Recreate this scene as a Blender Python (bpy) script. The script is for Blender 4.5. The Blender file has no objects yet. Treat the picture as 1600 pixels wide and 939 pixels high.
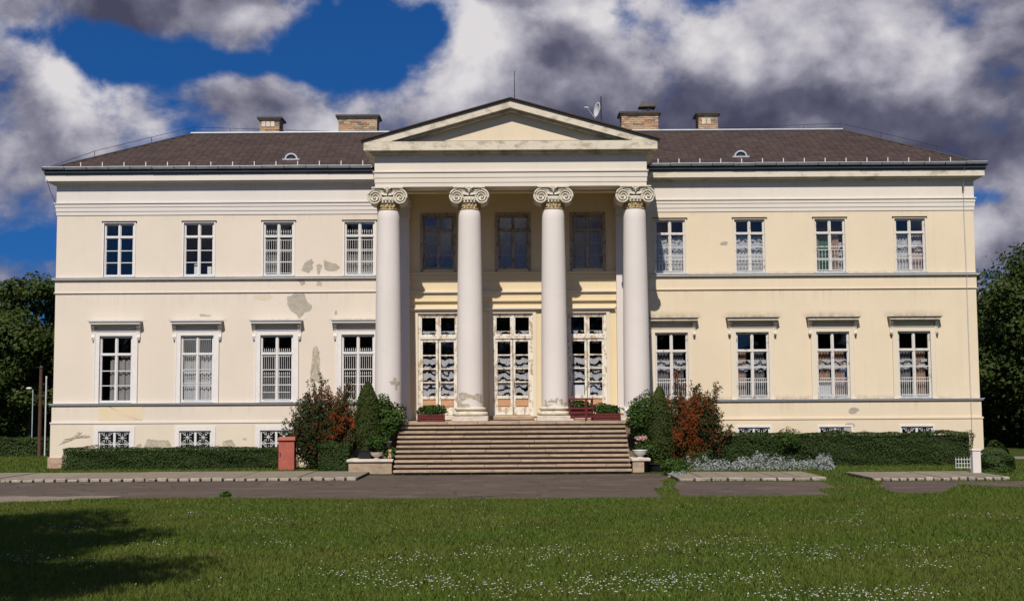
import bpy, math, random
import numpy as np
from mathutils import Vector, Matrix
R = math.radians
rng = np.random.default_rng(7); random.seed(7)
SC = bpy.context.scene; COL = SC.collection

# ------------------------------------------------------------------ camera
TH, RO = R(4.6), R(0.35)
fw = Vector((0, math.cos(TH), math.sin(TH))); r0 = Vector((1, 0, 0)); u0 = r0.cross(fw)
rr = r0*math.cos(RO) - u0*math.sin(RO); uu = r0*math.sin(RO) + u0*math.cos(RO)
cd = bpy.data.cameras.new('camera'); cam = bpy.data.objects.new('camera', cd); COL.objects.link(cam)
cd.sensor_width = 36; cd.lens = 45; cd.clip_end = 3000; cd.clip_start = .5
m = Matrix.Identity(4)
for i in range(3):
    m[i][0] = rr[i]; m[i][1] = uu[i]; m[i][2] = -fw[i]; m[i][3] = (0, -50, 2.4)[i]
cam.matrix_world = m; SC.camera = cam

# ------------------------------------------------------------------ light
SUN = Vector((0.156, 1.0, -1.12))                      # direction the light travels
sl = bpy.data.lights.new('sun', 'SUN'); sl.energy = 5.0; sl.angle = R(.53); sl.color = (1, .94, .84)
so = bpy.data.objects.new('sun', sl); COL.objects.link(so)
so.rotation_euler = SUN.to_track_quat('-Z', 'Y').to_euler(); so.location = (-10, -60, 70)
vs = SC.view_settings; vs.view_transform = 'Standard'; vs.look = 'None'; vs.exposure = 0.0; vs.gamma = 1
try: vs.use_curve_mapping = False
except Exception: pass

W = bpy.data.worlds.new('World'); SC.world = W; W.use_nodes = True
def build_world():
    nt = W.node_tree; N = nt.nodes; Lk = nt.links; N.clear()
    out = N.new('ShaderNodeOutputWorld'); bg = N.new('ShaderNodeBackground'); bg.inputs[1].default_value = .9
    Lk.new(bg.outputs[0], out.inputs[0])
    def mt(op, a, b=None, c=None, clamp=False):
        n = N.new('ShaderNodeMath'); n.operation = op; n.use_clamp = clamp
        for i, v in enumerate((a, b, c)):
            if v is None: continue
            if isinstance(v, (int, float)): n.inputs[i].default_value = v
            else: Lk.new(v, n.inputs[i])
        return n.outputs[0]
    sky = N.new('ShaderNodeTexSky'); sky.sky_type = 'NISHITA'; sky.sun_disc = False
    sky.sun_elevation = math.atan2(1.12, 1.012); sky.sun_rotation = R(188.9); sky.altitude = 100
    sky.air_density = 1.0; sky.dust_density = .3; sky.ozone_density = 2.0
    hs = N.new('ShaderNodeHueSaturation'); hs.inputs['Saturation'].default_value = 1.28; hs.inputs['Value'].default_value = .095
    tc0 = N.new('ShaderNodeTexCoord'); lift = N.new('ShaderNodeVectorMath'); lift.operation = 'ADD'; lift.inputs[1].default_value = (0, 0, .22)
    nrm = N.new('ShaderNodeVectorMath'); nrm.operation = 'NORMALIZE'; Lk.new(tc0.outputs['Generated'], lift.inputs[0]); Lk.new(lift.outputs[0], nrm.inputs[0]); Lk.new(nrm.outputs[0], sky.inputs[0])
    Lk.new(sky.outputs[0], hs.inputs['Color'])
    tint = N.new('ShaderNodeMix'); tint.data_type = 'RGBA'; tint.blend_type = 'MULTIPLY'; tint.inputs[0].default_value = 1
    Lk.new(hs.outputs[0], tint.inputs[6]); tint.inputs[7].default_value = (.30, .66, 1.0, 1)
    tc = N.new('ShaderNodeTexCoord'); sep = N.new('ShaderNodeSeparateXYZ'); Lk.new(tc.outputs['Generated'], sep.inputs[0])
    nx, ny, nz = sep.outputs
    az = mt('MULTIPLY', mt('ARCTAN2', nx, mt('ABSOLUTE', ny)), 57.2958)
    el = mt('MULTIPLY', mt('ARCSINE', nz), 57.2958)
    def vec(ox, oz, sx=1., sz=1.25):
        v = N.new('ShaderNodeVectorMath'); v.operation = 'MULTIPLY_ADD'
        Lk.new(tc.outputs['Generated'], v.inputs[0]); v.inputs[1].default_value = (sx, sx, sz); v.inputs[2].default_value = (ox, 3.1, oz)
        return v.outputs[0]
    def noise(v, s, d, ro, dist=0):
        n = N.new('ShaderNodeTexNoise'); n.inputs['Scale'].default_value = s; n.inputs['Detail'].default_value = d
        n.inputs['Roughness'].default_value = ro; n.inputs['Distortion'].default_value = dist
        Lk.new(v, n.inputs['Vector']); return n.outputs[0]
    def px(x, y): return (math.degrees(math.atan((x-800)/2000)), math.degrees(math.atan((629-y)/2000)))
    def gs(blobs):
        tot = None
        for (x, y, rx, ry, w) in blobs:
            a, e = px(x, y); sx = rx/2000*57.3; sy = ry/2000*57.3
            dx = mt('MULTIPLY', mt('SUBTRACT', az, a), 1/sx); dy = mt('MULTIPLY', mt('SUBTRACT', el, e), 1/sy)
            g = mt('POWER', 2.71828, mt('MULTIPLY', mt('MULTIPLY_ADD', dx, dx, mt('MULTIPLY', dy, dy)), -1.0))
            tot = mt('MULTIPLY', g, w) if tot is None else mt('MULTIPLY_ADD', g, w, tot)
        return tot
    # where cloud banks stand and where the sky is open, in degrees of azimuth / elevation
    cov = gs([(560, 50, 130, 72, -.85), (640, 60, 60, 45, -.35), (330, 100, 150, 24, -.66), (200, 108, 110, 26, -.62), (1500, 0, 240, 90, .5), (500, 100, 70, 30, -.35), (690, 8, 46, 46, -.55), (460, 60, 60, 40, -.45), (20, 75, 50, 16, -.35), (600, 122, 30, 22, -.35), (255, 165, 30, 20, -.22),
              (975, 22, 26, 30, -.42), (190, 18, 190, 30, .72), (380, 14, 46, 22, .45), (60, 150, 60, 60, .40), (370, 150, 110, 46, .55), (540, 180, 70, 45, .40), (215, 175, 60, 45, .25), (10, 45, 24, 16, .3), (100, 240, 200, 70, .4),
              (790, 110, 90, 130, .60), (1200, 170, 440, 240, .75), (150, 300, 280, 60, .34), (1550, 328, 46, 16, -.55), (1560, 390, 70, 40, .4),
              (50, 390, 50, 16, -.3), (60, 440, 80, 34, .45)])
    bri = gs([(210, 30, 230, 50, -.26), (390, 15, 40, 24, .18), (60, 140, 65, 45, .24), (390, 128, 120, 34, .32), (540, 165, 80, 45, .28), (720, 70, 70, 80, .40), (650, 130, 60, 40, .25), (215, 150, 60, 30, .16),
              (960, 50, 120, 70, .18), (1180, 240, 360, 80, -.44), (900, 185, 160, 60, -.18), (1420, 140, 220, 50, -.16), (1540, 260, 160, 46, -.32), (1340, 50, 90, 30, .12), (1275, 205, 70, 18, .22), (1410, 235, 60, 18, .16),
              (130, 225, 230, 90, .10), (40, 340, 110, 50, -.22), (300, 200, 130, 40, .10), (1560, 375, 80, 36, .46), (1390, 10, 170, 34, .16), (30, 460, 110, 50, -.16)])
    def dens(ox, oz, d=12, ro=.57): return noise(vec(ox, oz), 10, d, ro, .1)
    big = noise(vec(4.0, 1.0), 4.5, 4, .5)
    d0 = dens(0, 0); l0 = dens(0, 0, 3.5, .45); l1 = dens(.008, .040, 3.5, .45)
    c = mt('ADD', mt('ADD', mt('MULTIPLY', mt('SUBTRACT', d0, .5), 5.2), mt('MULTIPLY', mt('SUBTRACT', big, .5), 1.0)), mt('MULTIPLY', cov, 1.7))
    mr = N.new('ShaderNodeMapRange'); mr.interpolation_type = 'SMOOTHSTEP'
    Lk.new(c, mr.inputs[0]); mr.inputs[1].default_value = -.30; mr.inputs[2].default_value = .75
    relief = mt('MULTIPLY', mt('SUBTRACT', l0, l1), 2.3)
    thick = mt('MULTIPLY', mt('SUBTRACT', big, .5), -.35)
    fine = mt('ADD', mt('MULTIPLY', mt('SUBTRACT', noise(vec(9, 5), 5, 4, .5, .3), .5), .45), mt('MULTIPLY', mt('SUBTRACT', d0, l0), 2.1))
    b = mt('ADD', mt('ADD', mt('ADD', mt('ADD', bri, .53), relief), thick), fine, clamp=True)
    cr = N.new('ShaderNodeValToRGB'); Lk.new(b, cr.inputs[0]); e = cr.color_ramp.elements
    e[0].position = 0; e[0].color = (.070, .070, .122, 1); e[1].position = 1; e[1].color = (.80, .77, .79, 1)
    for p, cc in ((.26, (.125, .128, .190, 1)), (.50, (.275, .270, .345, 1)), (.74, (.53, .515, .58, 1))):
        k = cr.color_ramp.elements.new(p); k.color = cc
    mx = N.new('ShaderNodeMix'); mx.data_type = 'RGBA'; Lk.new(mr.outputs[0], mx.inputs[0])
    Lk.new(tint.outputs[2], mx.inputs[6]); Lk.new(cr.outputs[0], mx.inputs[7]); Lk.new(mx.outputs[2], bg.inputs[0])
build_world()
W.cycles.sampling_method = 'MANUAL'; W.cycles.sample_map_resolution = 256

# ------------------------------------------------------------------ helpers
class MB:
    def __init__(s): s.v = []; s.f = []
    def quad(s, a, b, c, d):
        n = len(s.v); s.v += [a, b, c, d]; s.f.append((n, n+1, n+2, n+3)); return s
    def box(s, x0, x1, y0, y1, z0, z1):
        n = len(s.v); s.v += [(x, y, z) for z in (z0, z1) for y in (y0, y1) for x in (x0, x1)]
        for f in ((0, 2, 3, 1), (4, 5, 7, 6), (0, 1, 5, 4), (2, 6, 7, 3), (0, 4, 6, 2), (1, 3, 7, 5)): s.f.append(tuple(n+i for i in f))
        return s
    def prism(s, pts, y0, y1):                      # pts (x,z) counter-clockwise seen from -Y
        n = len(s.v); k = len(pts)
        s.v += [(x, y0, z) for x, z in pts] + [(x, y1, z) for x, z in pts]
        s.f.append(tuple(n+i for i in range(k))); s.f.append(tuple(n+k+i for i in reversed(range(k))))
        for i in range(k):
            j = (i+1) % k; s.f.append((n+j, n+i, n+k+i, n+k+j))
        return s
    def xprism(s, pts, x0, x1):                     # pts (y,z) profile swept along X
        n = len(s.v); k = len(pts)
        s.v += [(x0, y, z) for y, z in pts] + [(x1, y, z) for y, z in pts]
        s.f.append(tuple(n+i for i in reversed(range(k)))); s.f.append(tuple(n+k+i for i in range(k)))
        for i in range(k):
            j = (i+1) % k; s.f.append((n+i, n+j, n+k+j, n+k+i))
        return s
    def tube(s, pts, r, n=6, r1=None, cap=True):
        pts = [Vector(p) for p in pts]; K = len(pts); b = len(s.v); up = Vector((0, 0, 1))
        for i, p in enumerate(pts):
            t = (pts[min(i+1, K-1)] - pts[max(i-1, 0)]).normalized()
            a = t.cross(up if abs(t.z) < .95 else Vector((1, 0, 0))).normalized(); c = t.cross(a)
            q = r if r1 is None else r+(r1-r)*i/max(K-1, 1)
            for j in range(n):
                g = 2*math.pi*j/n; w = p + (a*math.cos(g)+c*math.sin(g))*q; s.v.append(tuple(w))
        for i in range(K-1):
            for j in range(n):
                k = (j+1) % n; s.f.append((b+i*n+j, b+i*n+k, b+(i+1)*n+k, b+(i+1)*n+j))
        if cap:
            s.f.append(tuple(b+j for j in reversed(range(n)))); s.f.append(tuple(b+(K-1)*n+j for j in range(n)))
        return s
    def lathe(s, prof, cx=0, cy=0, n=32, cap=True):  # prof (r,z) bottom to top
        b = len(s.v); K = len(prof)
        for r, z in prof:
            for j in range(n):
                g = 2*math.pi*j/n; s.v.append((cx+r*math.cos(g), cy+r*math.sin(g), z))
        for i in range(K-1):
            for j in range(n):
                k = (j+1) % n; s.f.append((b+i*n+j, b+i*n+k, b+(i+1)*n+k, b+(i+1)*n+j))
        if cap:
            s.f.append(tuple(b+j for j in reversed(range(n)))); s.f.append(tuple(b+(K-1)*n+j for j in range(n)))
        return s
    def ball(s, c, rx, ry=None, rz=None, n=10, k=6):
        ry = ry or rx; rz = rz or rx
        b = len(s.v)
        for i in range(k+1):
            t = math.pi*(i/k-.5); rad = max(math.cos(t), .02)
            for j in range(n):
                g = 2*math.pi*j/n; s.v.append((c[0]+rx*rad*math.cos(g), c[1]+ry*rad*math.sin(g), c[2]+rz*math.sin(t)))
        for i in range(k):
            for j in range(n):
                q = (j+1) % n; s.f.append((b+i*n+j, b+i*n+q, b+(i+1)*n+q, b+(i+1)*n+j))
        s.f.append(tuple(b+j for j in reversed(range(n)))); s.f.append(tuple(b+k*n+j for j in range(n)))
        return s
    def mesh(s, name):
        me = bpy.data.meshes.new(name); me.from_pydata(s.v, [], s.f); me.update(); return me
    def build(s, name, mat, parent=None, smooth=False, bevel=0, loc=None):
        return link(name, s.mesh(name), mat, parent, smooth, bevel, loc)
def link(name, me, mat, parent=None, smooth=False, bevel=0, loc=None):
    o = bpy.data.objects.new(name, me); COL.objects.link(o)
    if mat and not me.materials: me.materials.append(mat)
    if parent: o.parent = parent
    if loc: o.location = loc
    if smooth:
        for p in me.polygons: p.use_smooth = True
        if smooth == 'a':
            a = R(40)
            me.set_sharp_from_angle(angle=a)
    if bevel:
        b = o.modifiers.new('bevel', 'BEVEL'); b.width = bevel; b.segments = 2; b.limit_method = 'ANGLE'
    return o
def empty(name, loc=(0, 0, 0)):
    o = bpy.data.objects.new(name, None); COL.objects.link(o); o.location = loc; o.empty_display_size = .2; return o
def tag(o, label=None, cat=None, group=None, kind=None):
    if label: o['label'] = label
    if cat: o['category'] = cat
    if group: o['group'] = group
    if kind: o['kind'] = kind
    return o
def np_mesh(name, V, F):                              # V (n,3), F (m,k) arrays
    me = bpy.data.meshes.new(name); V = np.asarray(V, np.float32); F = np.asarray(F, np.int32); k = F.shape[1]
    me.vertices.add(len(V)); me.vertices.foreach_set('co', V.ravel())
    me.loops.add(F.size); me.loops.foreach_set('vertex_index', F.ravel())
    me.polygons.add(len(F)); me.polygons.foreach_set('loop_start', np.arange(0, F.size, k, dtype=np.int32))
    me.update(calc_edges=True); return me

# ------------------------------------------------------------------ materials
class NT:
    def __init__(s, name):
        s.m = bpy.data.materials.new(name); s.m.use_nodes = True; s.t = s.m.node_tree; s.N = s.t.nodes; s.L = s.t.links
        s.p = s.N['Principled BSDF']; s.tc = s.N.new('ShaderNodeTexCoord'); s.geo = s.N.new('ShaderNodeNewGeometry')
    def set(s, n, k, v):
        if isinstance(v, (int, float, tuple)): n.inputs[k].default_value = v
        else: s.L.new(v, n.inputs[k])
    def map(s, v, sc):
        n = s.N.new('ShaderNodeMapping'); s.L.new(v, n.inputs[0]); n.inputs['Scale'].default_value = sc; return n.outputs[0]
    def noise(s, scale, detail=4, rough=.55, v=None, dist=0):
        n = s.N.new('ShaderNodeTexNoise'); s.L.new(v or s.geo.outputs['Position'], n.inputs['Vector'])
        n.inputs['Scale'].default_value = scale; n.inputs['Detail'].default_value = detail; n.inputs['Roughness'].default_value = rough
        n.inputs['Distortion'].default_value = dist; return n.outputs[0]
    def ramp(s, v, a, b, c0=(0, 0, 0, 1), c1=(1, 1, 1, 1)):
        n = s.N.new('ShaderNodeValToRGB'); s.L.new(v, n.inputs[0]); e = n.color_ramp.elements
        e[0].position = a; e[0].color = c0; e[1].position = b; e[1].color = c1; return n.outputs[0]
    def mix(s, f, a, b, blend='MIX'):
        n = s.N.new('ShaderNodeMix'); n.data_type = 'RGBA'; n.blend_type = blend
        s.set(n, 0, f); s.set(n, 6, a if not isinstance(a, tuple) else (*a[:3], 1)); s.set(n, 7, b if not isinstance(b, tuple) else (*b[:3], 1)); return n.outputs[2]
    def math(s, op, a, b=0.):
        n = s.N.new('ShaderNodeMath'); n.operation = op; s.set(n, 0, a); s.set(n, 1, b); return n.outputs[0]
    def bump(s, h, st=.3, d=.01):
        n = s.N.new('ShaderNodeBump'); n.inputs['Strength'].default_value = st; n.inputs['Distance'].default_value = d
        s.L.new(h, n.inputs['Height']); s.L.new(n.outputs[0], s.p.inputs['Normal'])
    def base(s, c): s.set(s.p, 'Base Color', c if not isinstance(c, tuple) else (*c[:3], 1)); return s
    def rough(s, r, spec=.3): s.p.inputs['Roughness'].default_value = r; s.p.inputs['Specular IOR Level'].default_value = spec; return s

def plain(name, c, r=.6, var=.12, sc=6., metal=0, spec=.3, bump=.1):
    t = NT(name); n = t.noise(sc, 5, .6); lo = tuple(x*(1-var) for x in c); hi = tuple(min(x*(1+var), 1) for x in c)
    t.base(t.mix(t.ramp(n, .3, .7), lo, hi)); t.rough(r, spec); t.p.inputs['Metallic'].default_value = metal
    if bump: t.bump(n, bump, .01)
    return t.m
def plaster(name, c, dirt=.10, dcol=(.36, .30, .22)):
    t = NT(name); pos = t.geo.outputs['Position']
    big = t.noise(.35, 4, .6); mid = t.noise(2.3, 5, .6); streak = t.noise(1.0, 4, .6, t.map(pos, (2.6, 2.6, .18))); fine = t.noise(60, 3, .6)
    a = t.mix(t.ramp(big, .3, .72), tuple(x*.95 for x in c), tuple(min(x*1.03, 1) for x in c))
    a = t.mix(t.math('MULTIPLY', t.ramp(mid, .5, .85), .25), a, tuple(x*.86 for x in c))
    a = t.mix(t.math('MULTIPLY', t.ramp(streak, .56, .86), dirt*2.2), a, dcol)
    t.base(a); t.rough(.9, .15); t.bump(t.math('ADD', t.math('MULTIPLY', fine, .5), mid), .12, .012); return t.m
def worn_plaster(name, c, dcol, lo=.52, hi=.7, sc=2.2):
    t = NT(name); n = t.noise(sc, 7, .68, t.map(t.geo.outputs['Position'], (1, 1, 1.7))); n2 = t.noise(14, 4, .6)
    a = t.mix(t.ramp(n, lo, hi), c, dcol); a = t.mix(t.math('MULTIPLY', t.ramp(n2, .5, .8), .2), a, tuple(x*.6 for x in dcol))
    t.base(a); t.rough(.9, .15); t.bump(n2, .2, .012); return t.m
def peel(name, paint, wood, lo=.5, hi=.56, sc=3.0):
    t = NT(name); pos = t.geo.outputs['Position']; n = t.noise(sc, 8, .72, t.map(pos, (2.2, 2.2, 1.3))); g = t.noise(8, 4, .6, t.map(pos, (8, 8, .7)))
    w = t.mix(t.ramp(g, .3, .7), tuple(x*.65 for x in wood), wood); f = t.ramp(n, lo, hi)
    t.base(t.mix(f, paint, w)); t.rough(.6, .3); t.bump(f, -.5, .006); return t.m
def glass_mat():
    t = NT('window_glass'); N, L = t.N, t.L; out = N['Material Output']
    tr = N.new('ShaderNodeBsdfTransparent'); tr.inputs[0].default_value = (.95, .96, .97, 1)
    gl = N.new('ShaderNodeBsdfGlossy'); gl.inputs['Roughness'].default_value = .02; gl.inputs[0].default_value = (.85, .85, .88, 1)
    dt = N.new('ShaderNodeVectorMath'); dt.operation = 'DOT_PRODUCT'; L.new(t.geo.outputs['Normal'], dt.inputs[0]); L.new(t.geo.outputs['Incoming'], dt.inputs[1])
    om = t.math('SUBTRACT', 1.0, t.math('ABSOLUTE', dt.outputs['Value']))
    bp = N.new('ShaderNodeBump'); bp.inputs['Strength'].default_value = .06; bp.inputs['Distance'].default_value = .02
    L.new(t.noise(1.8, 2, .5), bp.inputs['Height']); L.new(bp.outputs[0], gl.inputs['Normal'])
    f = t.math('ADD', t.math('MULTIPLY', t.math('POWER', om, 5.0), .92), .075)
    mx = N.new('ShaderNodeMixShader'); L.new(f, mx.inputs[0]); L.new(tr.outputs[0], mx.inputs[1]); L.new(gl.outputs[0], mx.inputs[2]); L.new(mx.outputs[0], out.inputs[0])
    return t.m
def lace(name, c, sc=1., open_=.5, scallop=True):
    t = NT(name); N, L = t.N, t.L; out = N['Material Output']; pos = t.geo.outputs['Position']
    vo = N.new('ShaderNodeTexVoronoi'); vo.inputs['Scale'].default_value = 16*sc; L.new(t.map(pos, (1, .1, 1.2)), vo.inputs['Vector'])
    n = t.noise(9*sc, 3, .6)
    cover = t.ramp(t.math('ADD', vo.outputs['Distance'], t.math('MULTIPLY', n, .9)), open_+.28, open_+.42)
    if scallop:
        sp = N.new('ShaderNodeSeparateXYZ'); L.new(pos, sp.inputs[0])
        w = t.math('ADD', t.math('MULTIPLY', sp.outputs[2], 21.0), t.math('MULTIPLY', t.math('SINE', t.math('ADD', t.math('MULTIPLY', sp.outputs[0], 13.0), t.math('MULTIPLY', sp.outputs[2], 2.7))), 1.0))
        w = t.math('ADD', w, t.math('MULTIPLY', t.noise(4.5, 3, .6), 9.0))
        band = t.ramp(t.math('MULTIPLY', t.math('ADD', t.math('SINE', w), 1.0), .5), .20, .40)
        cover = t.math('MULTIPLY', t.math('ADD', t.math('MULTIPLY', cover, .75), .15), band)
        cover = t.math('MINIMUM', t.math('MULTIPLY', cover, 1.5), 1.)
    tr = N.new('ShaderNodeBsdfTransparent'); df = N.new('ShaderNodeBsdfDiffuse'); df.inputs[0].default_value = (*c, 1)
    mx = N.new('ShaderNodeMixShader'); L.new(cover, mx.inputs[0]); L.new(tr.outputs[0], mx.inputs[1]); L.new(df.outputs[0], mx.inputs[2]); L.new(mx.outputs[0], out.inputs[0])
    return t.m
def leaf(name, c, c2, trans=.3, rough=.6, spec=.18, sc=.9):
    t = NT(name); N, L = t.N, t.L; out = N['Material Output']
    rp = t.geo.outputs['Random Per Island']; n = t.noise(sc, 3, .6)
    col = t.mix(rp, c, c2); col = t.mix(t.math('MULTIPLY', t.ramp(n, .35, .7), .5), col, tuple(x*.6 for x in c))
    t.base(col); t.rough(rough, spec)
    tl = N.new('ShaderNodeBsdfTranslucent'); L.new(col, tl.inputs[0])
    mx = N.new('ShaderNodeMixShader'); mx.inputs[0].default_value = trans; L.new(t.p.outputs[0], mx.inputs[1]); L.new(tl.outputs[0], mx.inputs[2]); L.new(mx.outputs[0], out.inputs[0])
    return t.m

CREAM_L = (.655, .568, .475); CREAM_R = (.68, .565, .415); CREAM_P = (.68, .558, .36); WHITE = (.63, .58, .54)
Mt = dict(
    cream_l=plaster('cream_plaster_pale', CREAM_L, .05), cream_r=plaster('cream_plaster_warm', CREAM_R, .08),
    cream_p=plaster('yellow_plaster', CREAM_P, .06), white=plaster('white_plaster', WHITE, .05),
    shaft=plaster('white_column_plaster', (.64, .585, .545), .05), base_l=plaster('cream_base_left', (.66, .57, .45), .10),
    corn_l=plaster('white_cornice', (.66, .61, .56), .05), corn_r=worn_plaster('weathered_cornice', (.62, .56, .46), (.36, .31, .22), .52, .72),
    pedi=worn_plaster('weathered_pediment', (.62, .55, .44), (.32, .27, .19), .47, .68), 
    trim_l=plain('white_window_trim', (.67, .63, .60), .7, .05), trim_r=plaster('cream_window_trim', (.66, .575, .45), .08),
    paint=plain('white_window_paint', (.62, .60, .585), .5, .05), paint_r=peel('worn_white_window_paint', (.58, .55, .52), (.30, .24, .18), .57, .63, 3.5),
    brownwin=peel('brown_weathered_window', (.34, .29, .24), (.20, .15, .11), .5, .6), door=peel('peeling_white_door_paint', (.66, .62, .55), (.48, .36, .24), .505, .56, 2.6),
    doorwood=peel('bare_door_panel', (.45, .25, .13), (.60, .44, .30), .55, .62, 4),
    glass=glass_mat(), lace_w=lace('white_lace', (.40, .40, .42), 1., .34), lace_f=lace('fine_white_lace', (.40, .40, .40), 1.2, .26, False),
    net=lace('net_curtain', (.26, .25, .24), 1.6, .22, False),
    pink=plain('pink_curtain', (.20, .10, .095), .9, .2), orange=plain('peach_curtain', (.30, .19, .13), .9, .2), rose=plain('rose_curtain', (.34, .25, .23), .9, .15), greyc=plain('grey_curtain', (.14, .135, .145), .9, .2), green=plain('green_blind', (.03, .10, .06), .7, .2),
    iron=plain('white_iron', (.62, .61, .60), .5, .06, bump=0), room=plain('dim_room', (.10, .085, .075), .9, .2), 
    mortar=worn_plaster('bare_render', (.42, .37, .31), (.30, .26, .21), .4, .7, 5), mortar2=worn_plaster('rough_bare_render', (.50, .44, .34), (.30, .25, .18), .4, .65, 8),
    zinc=plain('grey_zinc', (.42, .46, .51), .45, .15, 3, .25, .5, 0), zincw=plain('pale_flashing', (.36, .38, .40), .5, .12, 3, .3, .5, 0), dark=plain('dark_metal', (.045, .04, .04), .5, .2), tin=plain('dark_roof_edge', (.06, .05, .045), .55, .25),
    stone=None, red=plain('red_paint', (.36, .095, .065), .6, .15, 5), redwood=plain('dark_red_wood', (.105, .016, .015), .55, .3, 9),
    terrac=plain('pink_stone', (.42, .24, .17), .85, .22, 5), pale=plain('pale_stone', (.56, .48, .40), .85, .18, 6), black=plain('black_pot', (.015, .015, .017), .5, .2),
    wood=plain('brown_pole_wood', (.085, .04, .025), .8, .3, 5), bark=plain('bark', (.06, .045, .033), .9, .35, 8, bump=.5), twig=plain('twig', (.07, .05, .035), .9, .3, 9),
    dish=plain('dish_white', (.52, .52, .52), .5, .05), cap=plain('orange_stone', (.5, .30, .2), .8, .2),
)
def slab_mat(name, c, c2, c3):
    t = NT(name); oi = t.N.new('ShaderNodeObjectInfo'); n = t.noise(3.5, 6, .65, t.map(t.geo.outputs['Position'], (1, 1, 3))); f = t.noise(26, 4, .6)
    a = t.mix(oi.outputs['Random'], c, c2); a = t.mix(t.ramp(n, .42, .72), a, c3); a = t.mix(t.math('MULTIPLY', t.ramp(f, .5, .75), .35), a, tuple(x*.45 for x in c3))
    t.base(a); t.rough(.88, .2); t.bump(f, .35, .012); return t.m
Mt['step'] = slab_mat('step_stone', (.45, .34, .24), (.35, .265, .19), (.25, .185, .135))
Mt['slab'] = slab_mat('paving_concrete', (.245, .205, .155), (.20, .165, .125), (.16, .135, .105))
Mt['kerb'] = slab_mat('kerb_stone_pale', (.44, .39, .32), (.30, .26, .21), (.20, .17, .14))
Mt['brickbase'] = slab_mat('pink_base_stone', (.50, .29, .20), (.40, .34, .29), (.33, .19, .13))
def slate_mat():
    t = NT('slate'); rp = t.geo.outputs['Random Per Island']; n = t.noise(.5, 4, .6); f = t.noise(9, 4, .6)
    a = t.mix(rp, (.050, .034, .031), (.078, .055, .050)); a = t.mix(t.math('MULTIPLY', t.ramp(n, .35, .7), .5), a, (.044, .033, .032)); a = t.mix(t.math('MULTIPLY', t.ramp(f, .55, .8), .3), a, (.10, .078, .068))
    t.base(a); t.rough(.8, .1); return t.m
Mt['slate'] = slate_mat()
def brick_mat():
    t = NT('chimney_brick'); rp = t.geo.outputs['Random Per Island']
    n = t.N.new('ShaderNodeValToRGB'); t.L.new(rp, n.inputs[0]); e = n.color_ramp.elements
    e[0].color = (.26, .09, .04, 1); e[1].color = (.55, .45, .31, 1)
    for p, c in ((.3, (.42, .22, .11, 1)), (.6, (.50, .34, .19, 1)), (.8, (.12, .07, .045, 1))): k = e.new(p); k.color = c
    t.base(t.mix(t.math('MULTIPLY', t.noise(20, 3), .4), n.outputs[0], (.5, .45, .36))); t.rough(.9, .15); return t.m
Mt['brick'] = brick_mat()
def asphalt_mat():
    t = NT('asphalt'); a = t.noise(.45, 5, .6); f = t.noise(45, 3, .7); s = t.noise(2.5, 5, .6, t.map(t.geo.outputs['Position'], (.25, 1.6, 1)))
    c = t.mix(t.ramp(a, .3, .7), (.078, .056, .044), (.100, .074, .060)); c = t.mix(t.math('MULTIPLY', t.ramp(s, .5, .8), .4), c, (.058, .044, .038)); c = t.mix(t.math('MULTIPLY', t.ramp(f, .45, .75), .5), c, (.14, .115, .098))
    vo = t.N.new('ShaderNodeTexVoronoi'); vo.feature = 'DISTANCE_TO_EDGE'; vo.inputs['Scale'].default_value = .42
    wv = t.N.new('ShaderNodeVectorMath'); wv.operation = 'ADD'; nn = t.N.new('ShaderNodeTexNoise'); nn.inputs['Scale'].default_value = 1.4; t.L.new(t.geo.outputs['Position'], nn.inputs['Vector']); t.L.new(t.geo.outputs['Position'], wv.inputs[0]); t.L.new(nn.outputs['Color'], wv.inputs[1]); t.L.new(wv.outputs[0], vo.inputs['Vector'])
    c = t.mix(t.math('MULTIPLY', t.ramp(vo.outputs['Distance'], .004, .016, (1, 1, 1, 1), (0, 0, 0, 1)), .7), c, (.03, .024, .02)); pt = t.noise(.9, 2, .4)
    c = t.mix(t.math('MULTIPLY', t.ramp(pt, .60, .63), .45), c, (.13, .105, .088)); c = t.mix(t.math('MULTIPLY', t.ramp(t.noise(.7, 3, .5, t.map(t.geo.outputs['Position'], (.4, 2.2, 1))), .56, .62), .5), c, (.055, .042, .036))
    t.base(c); t.rough(.95, .15); t.bump(f, .5, .01); return t.m
Mt['asphalt'] = asphalt_mat()
def lawn_mat():
    t = NT('lawn_soil'); a = t.noise(.28, 5, .6); b = t.noise(1.6, 5, .65); f = t.noise(30, 4, .7)
    c = t.mix(t.ramp(a, .35, .68), (.036, .060, .009), (.062, .078, .014)); c = t.mix(t.math('MULTIPLY', t.ramp(b, .5, .78), .6), c, (.085, .075, .028)); c = t.mix(t.ramp(f, .35, .7), c, t.mix(.5, c, (.015, .025, .004)))
    t.base(c); t.rough(.95, .1); t.bump(f, .8, .03); return t.m
Mt['lawn'] = lawn_mat()
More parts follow.
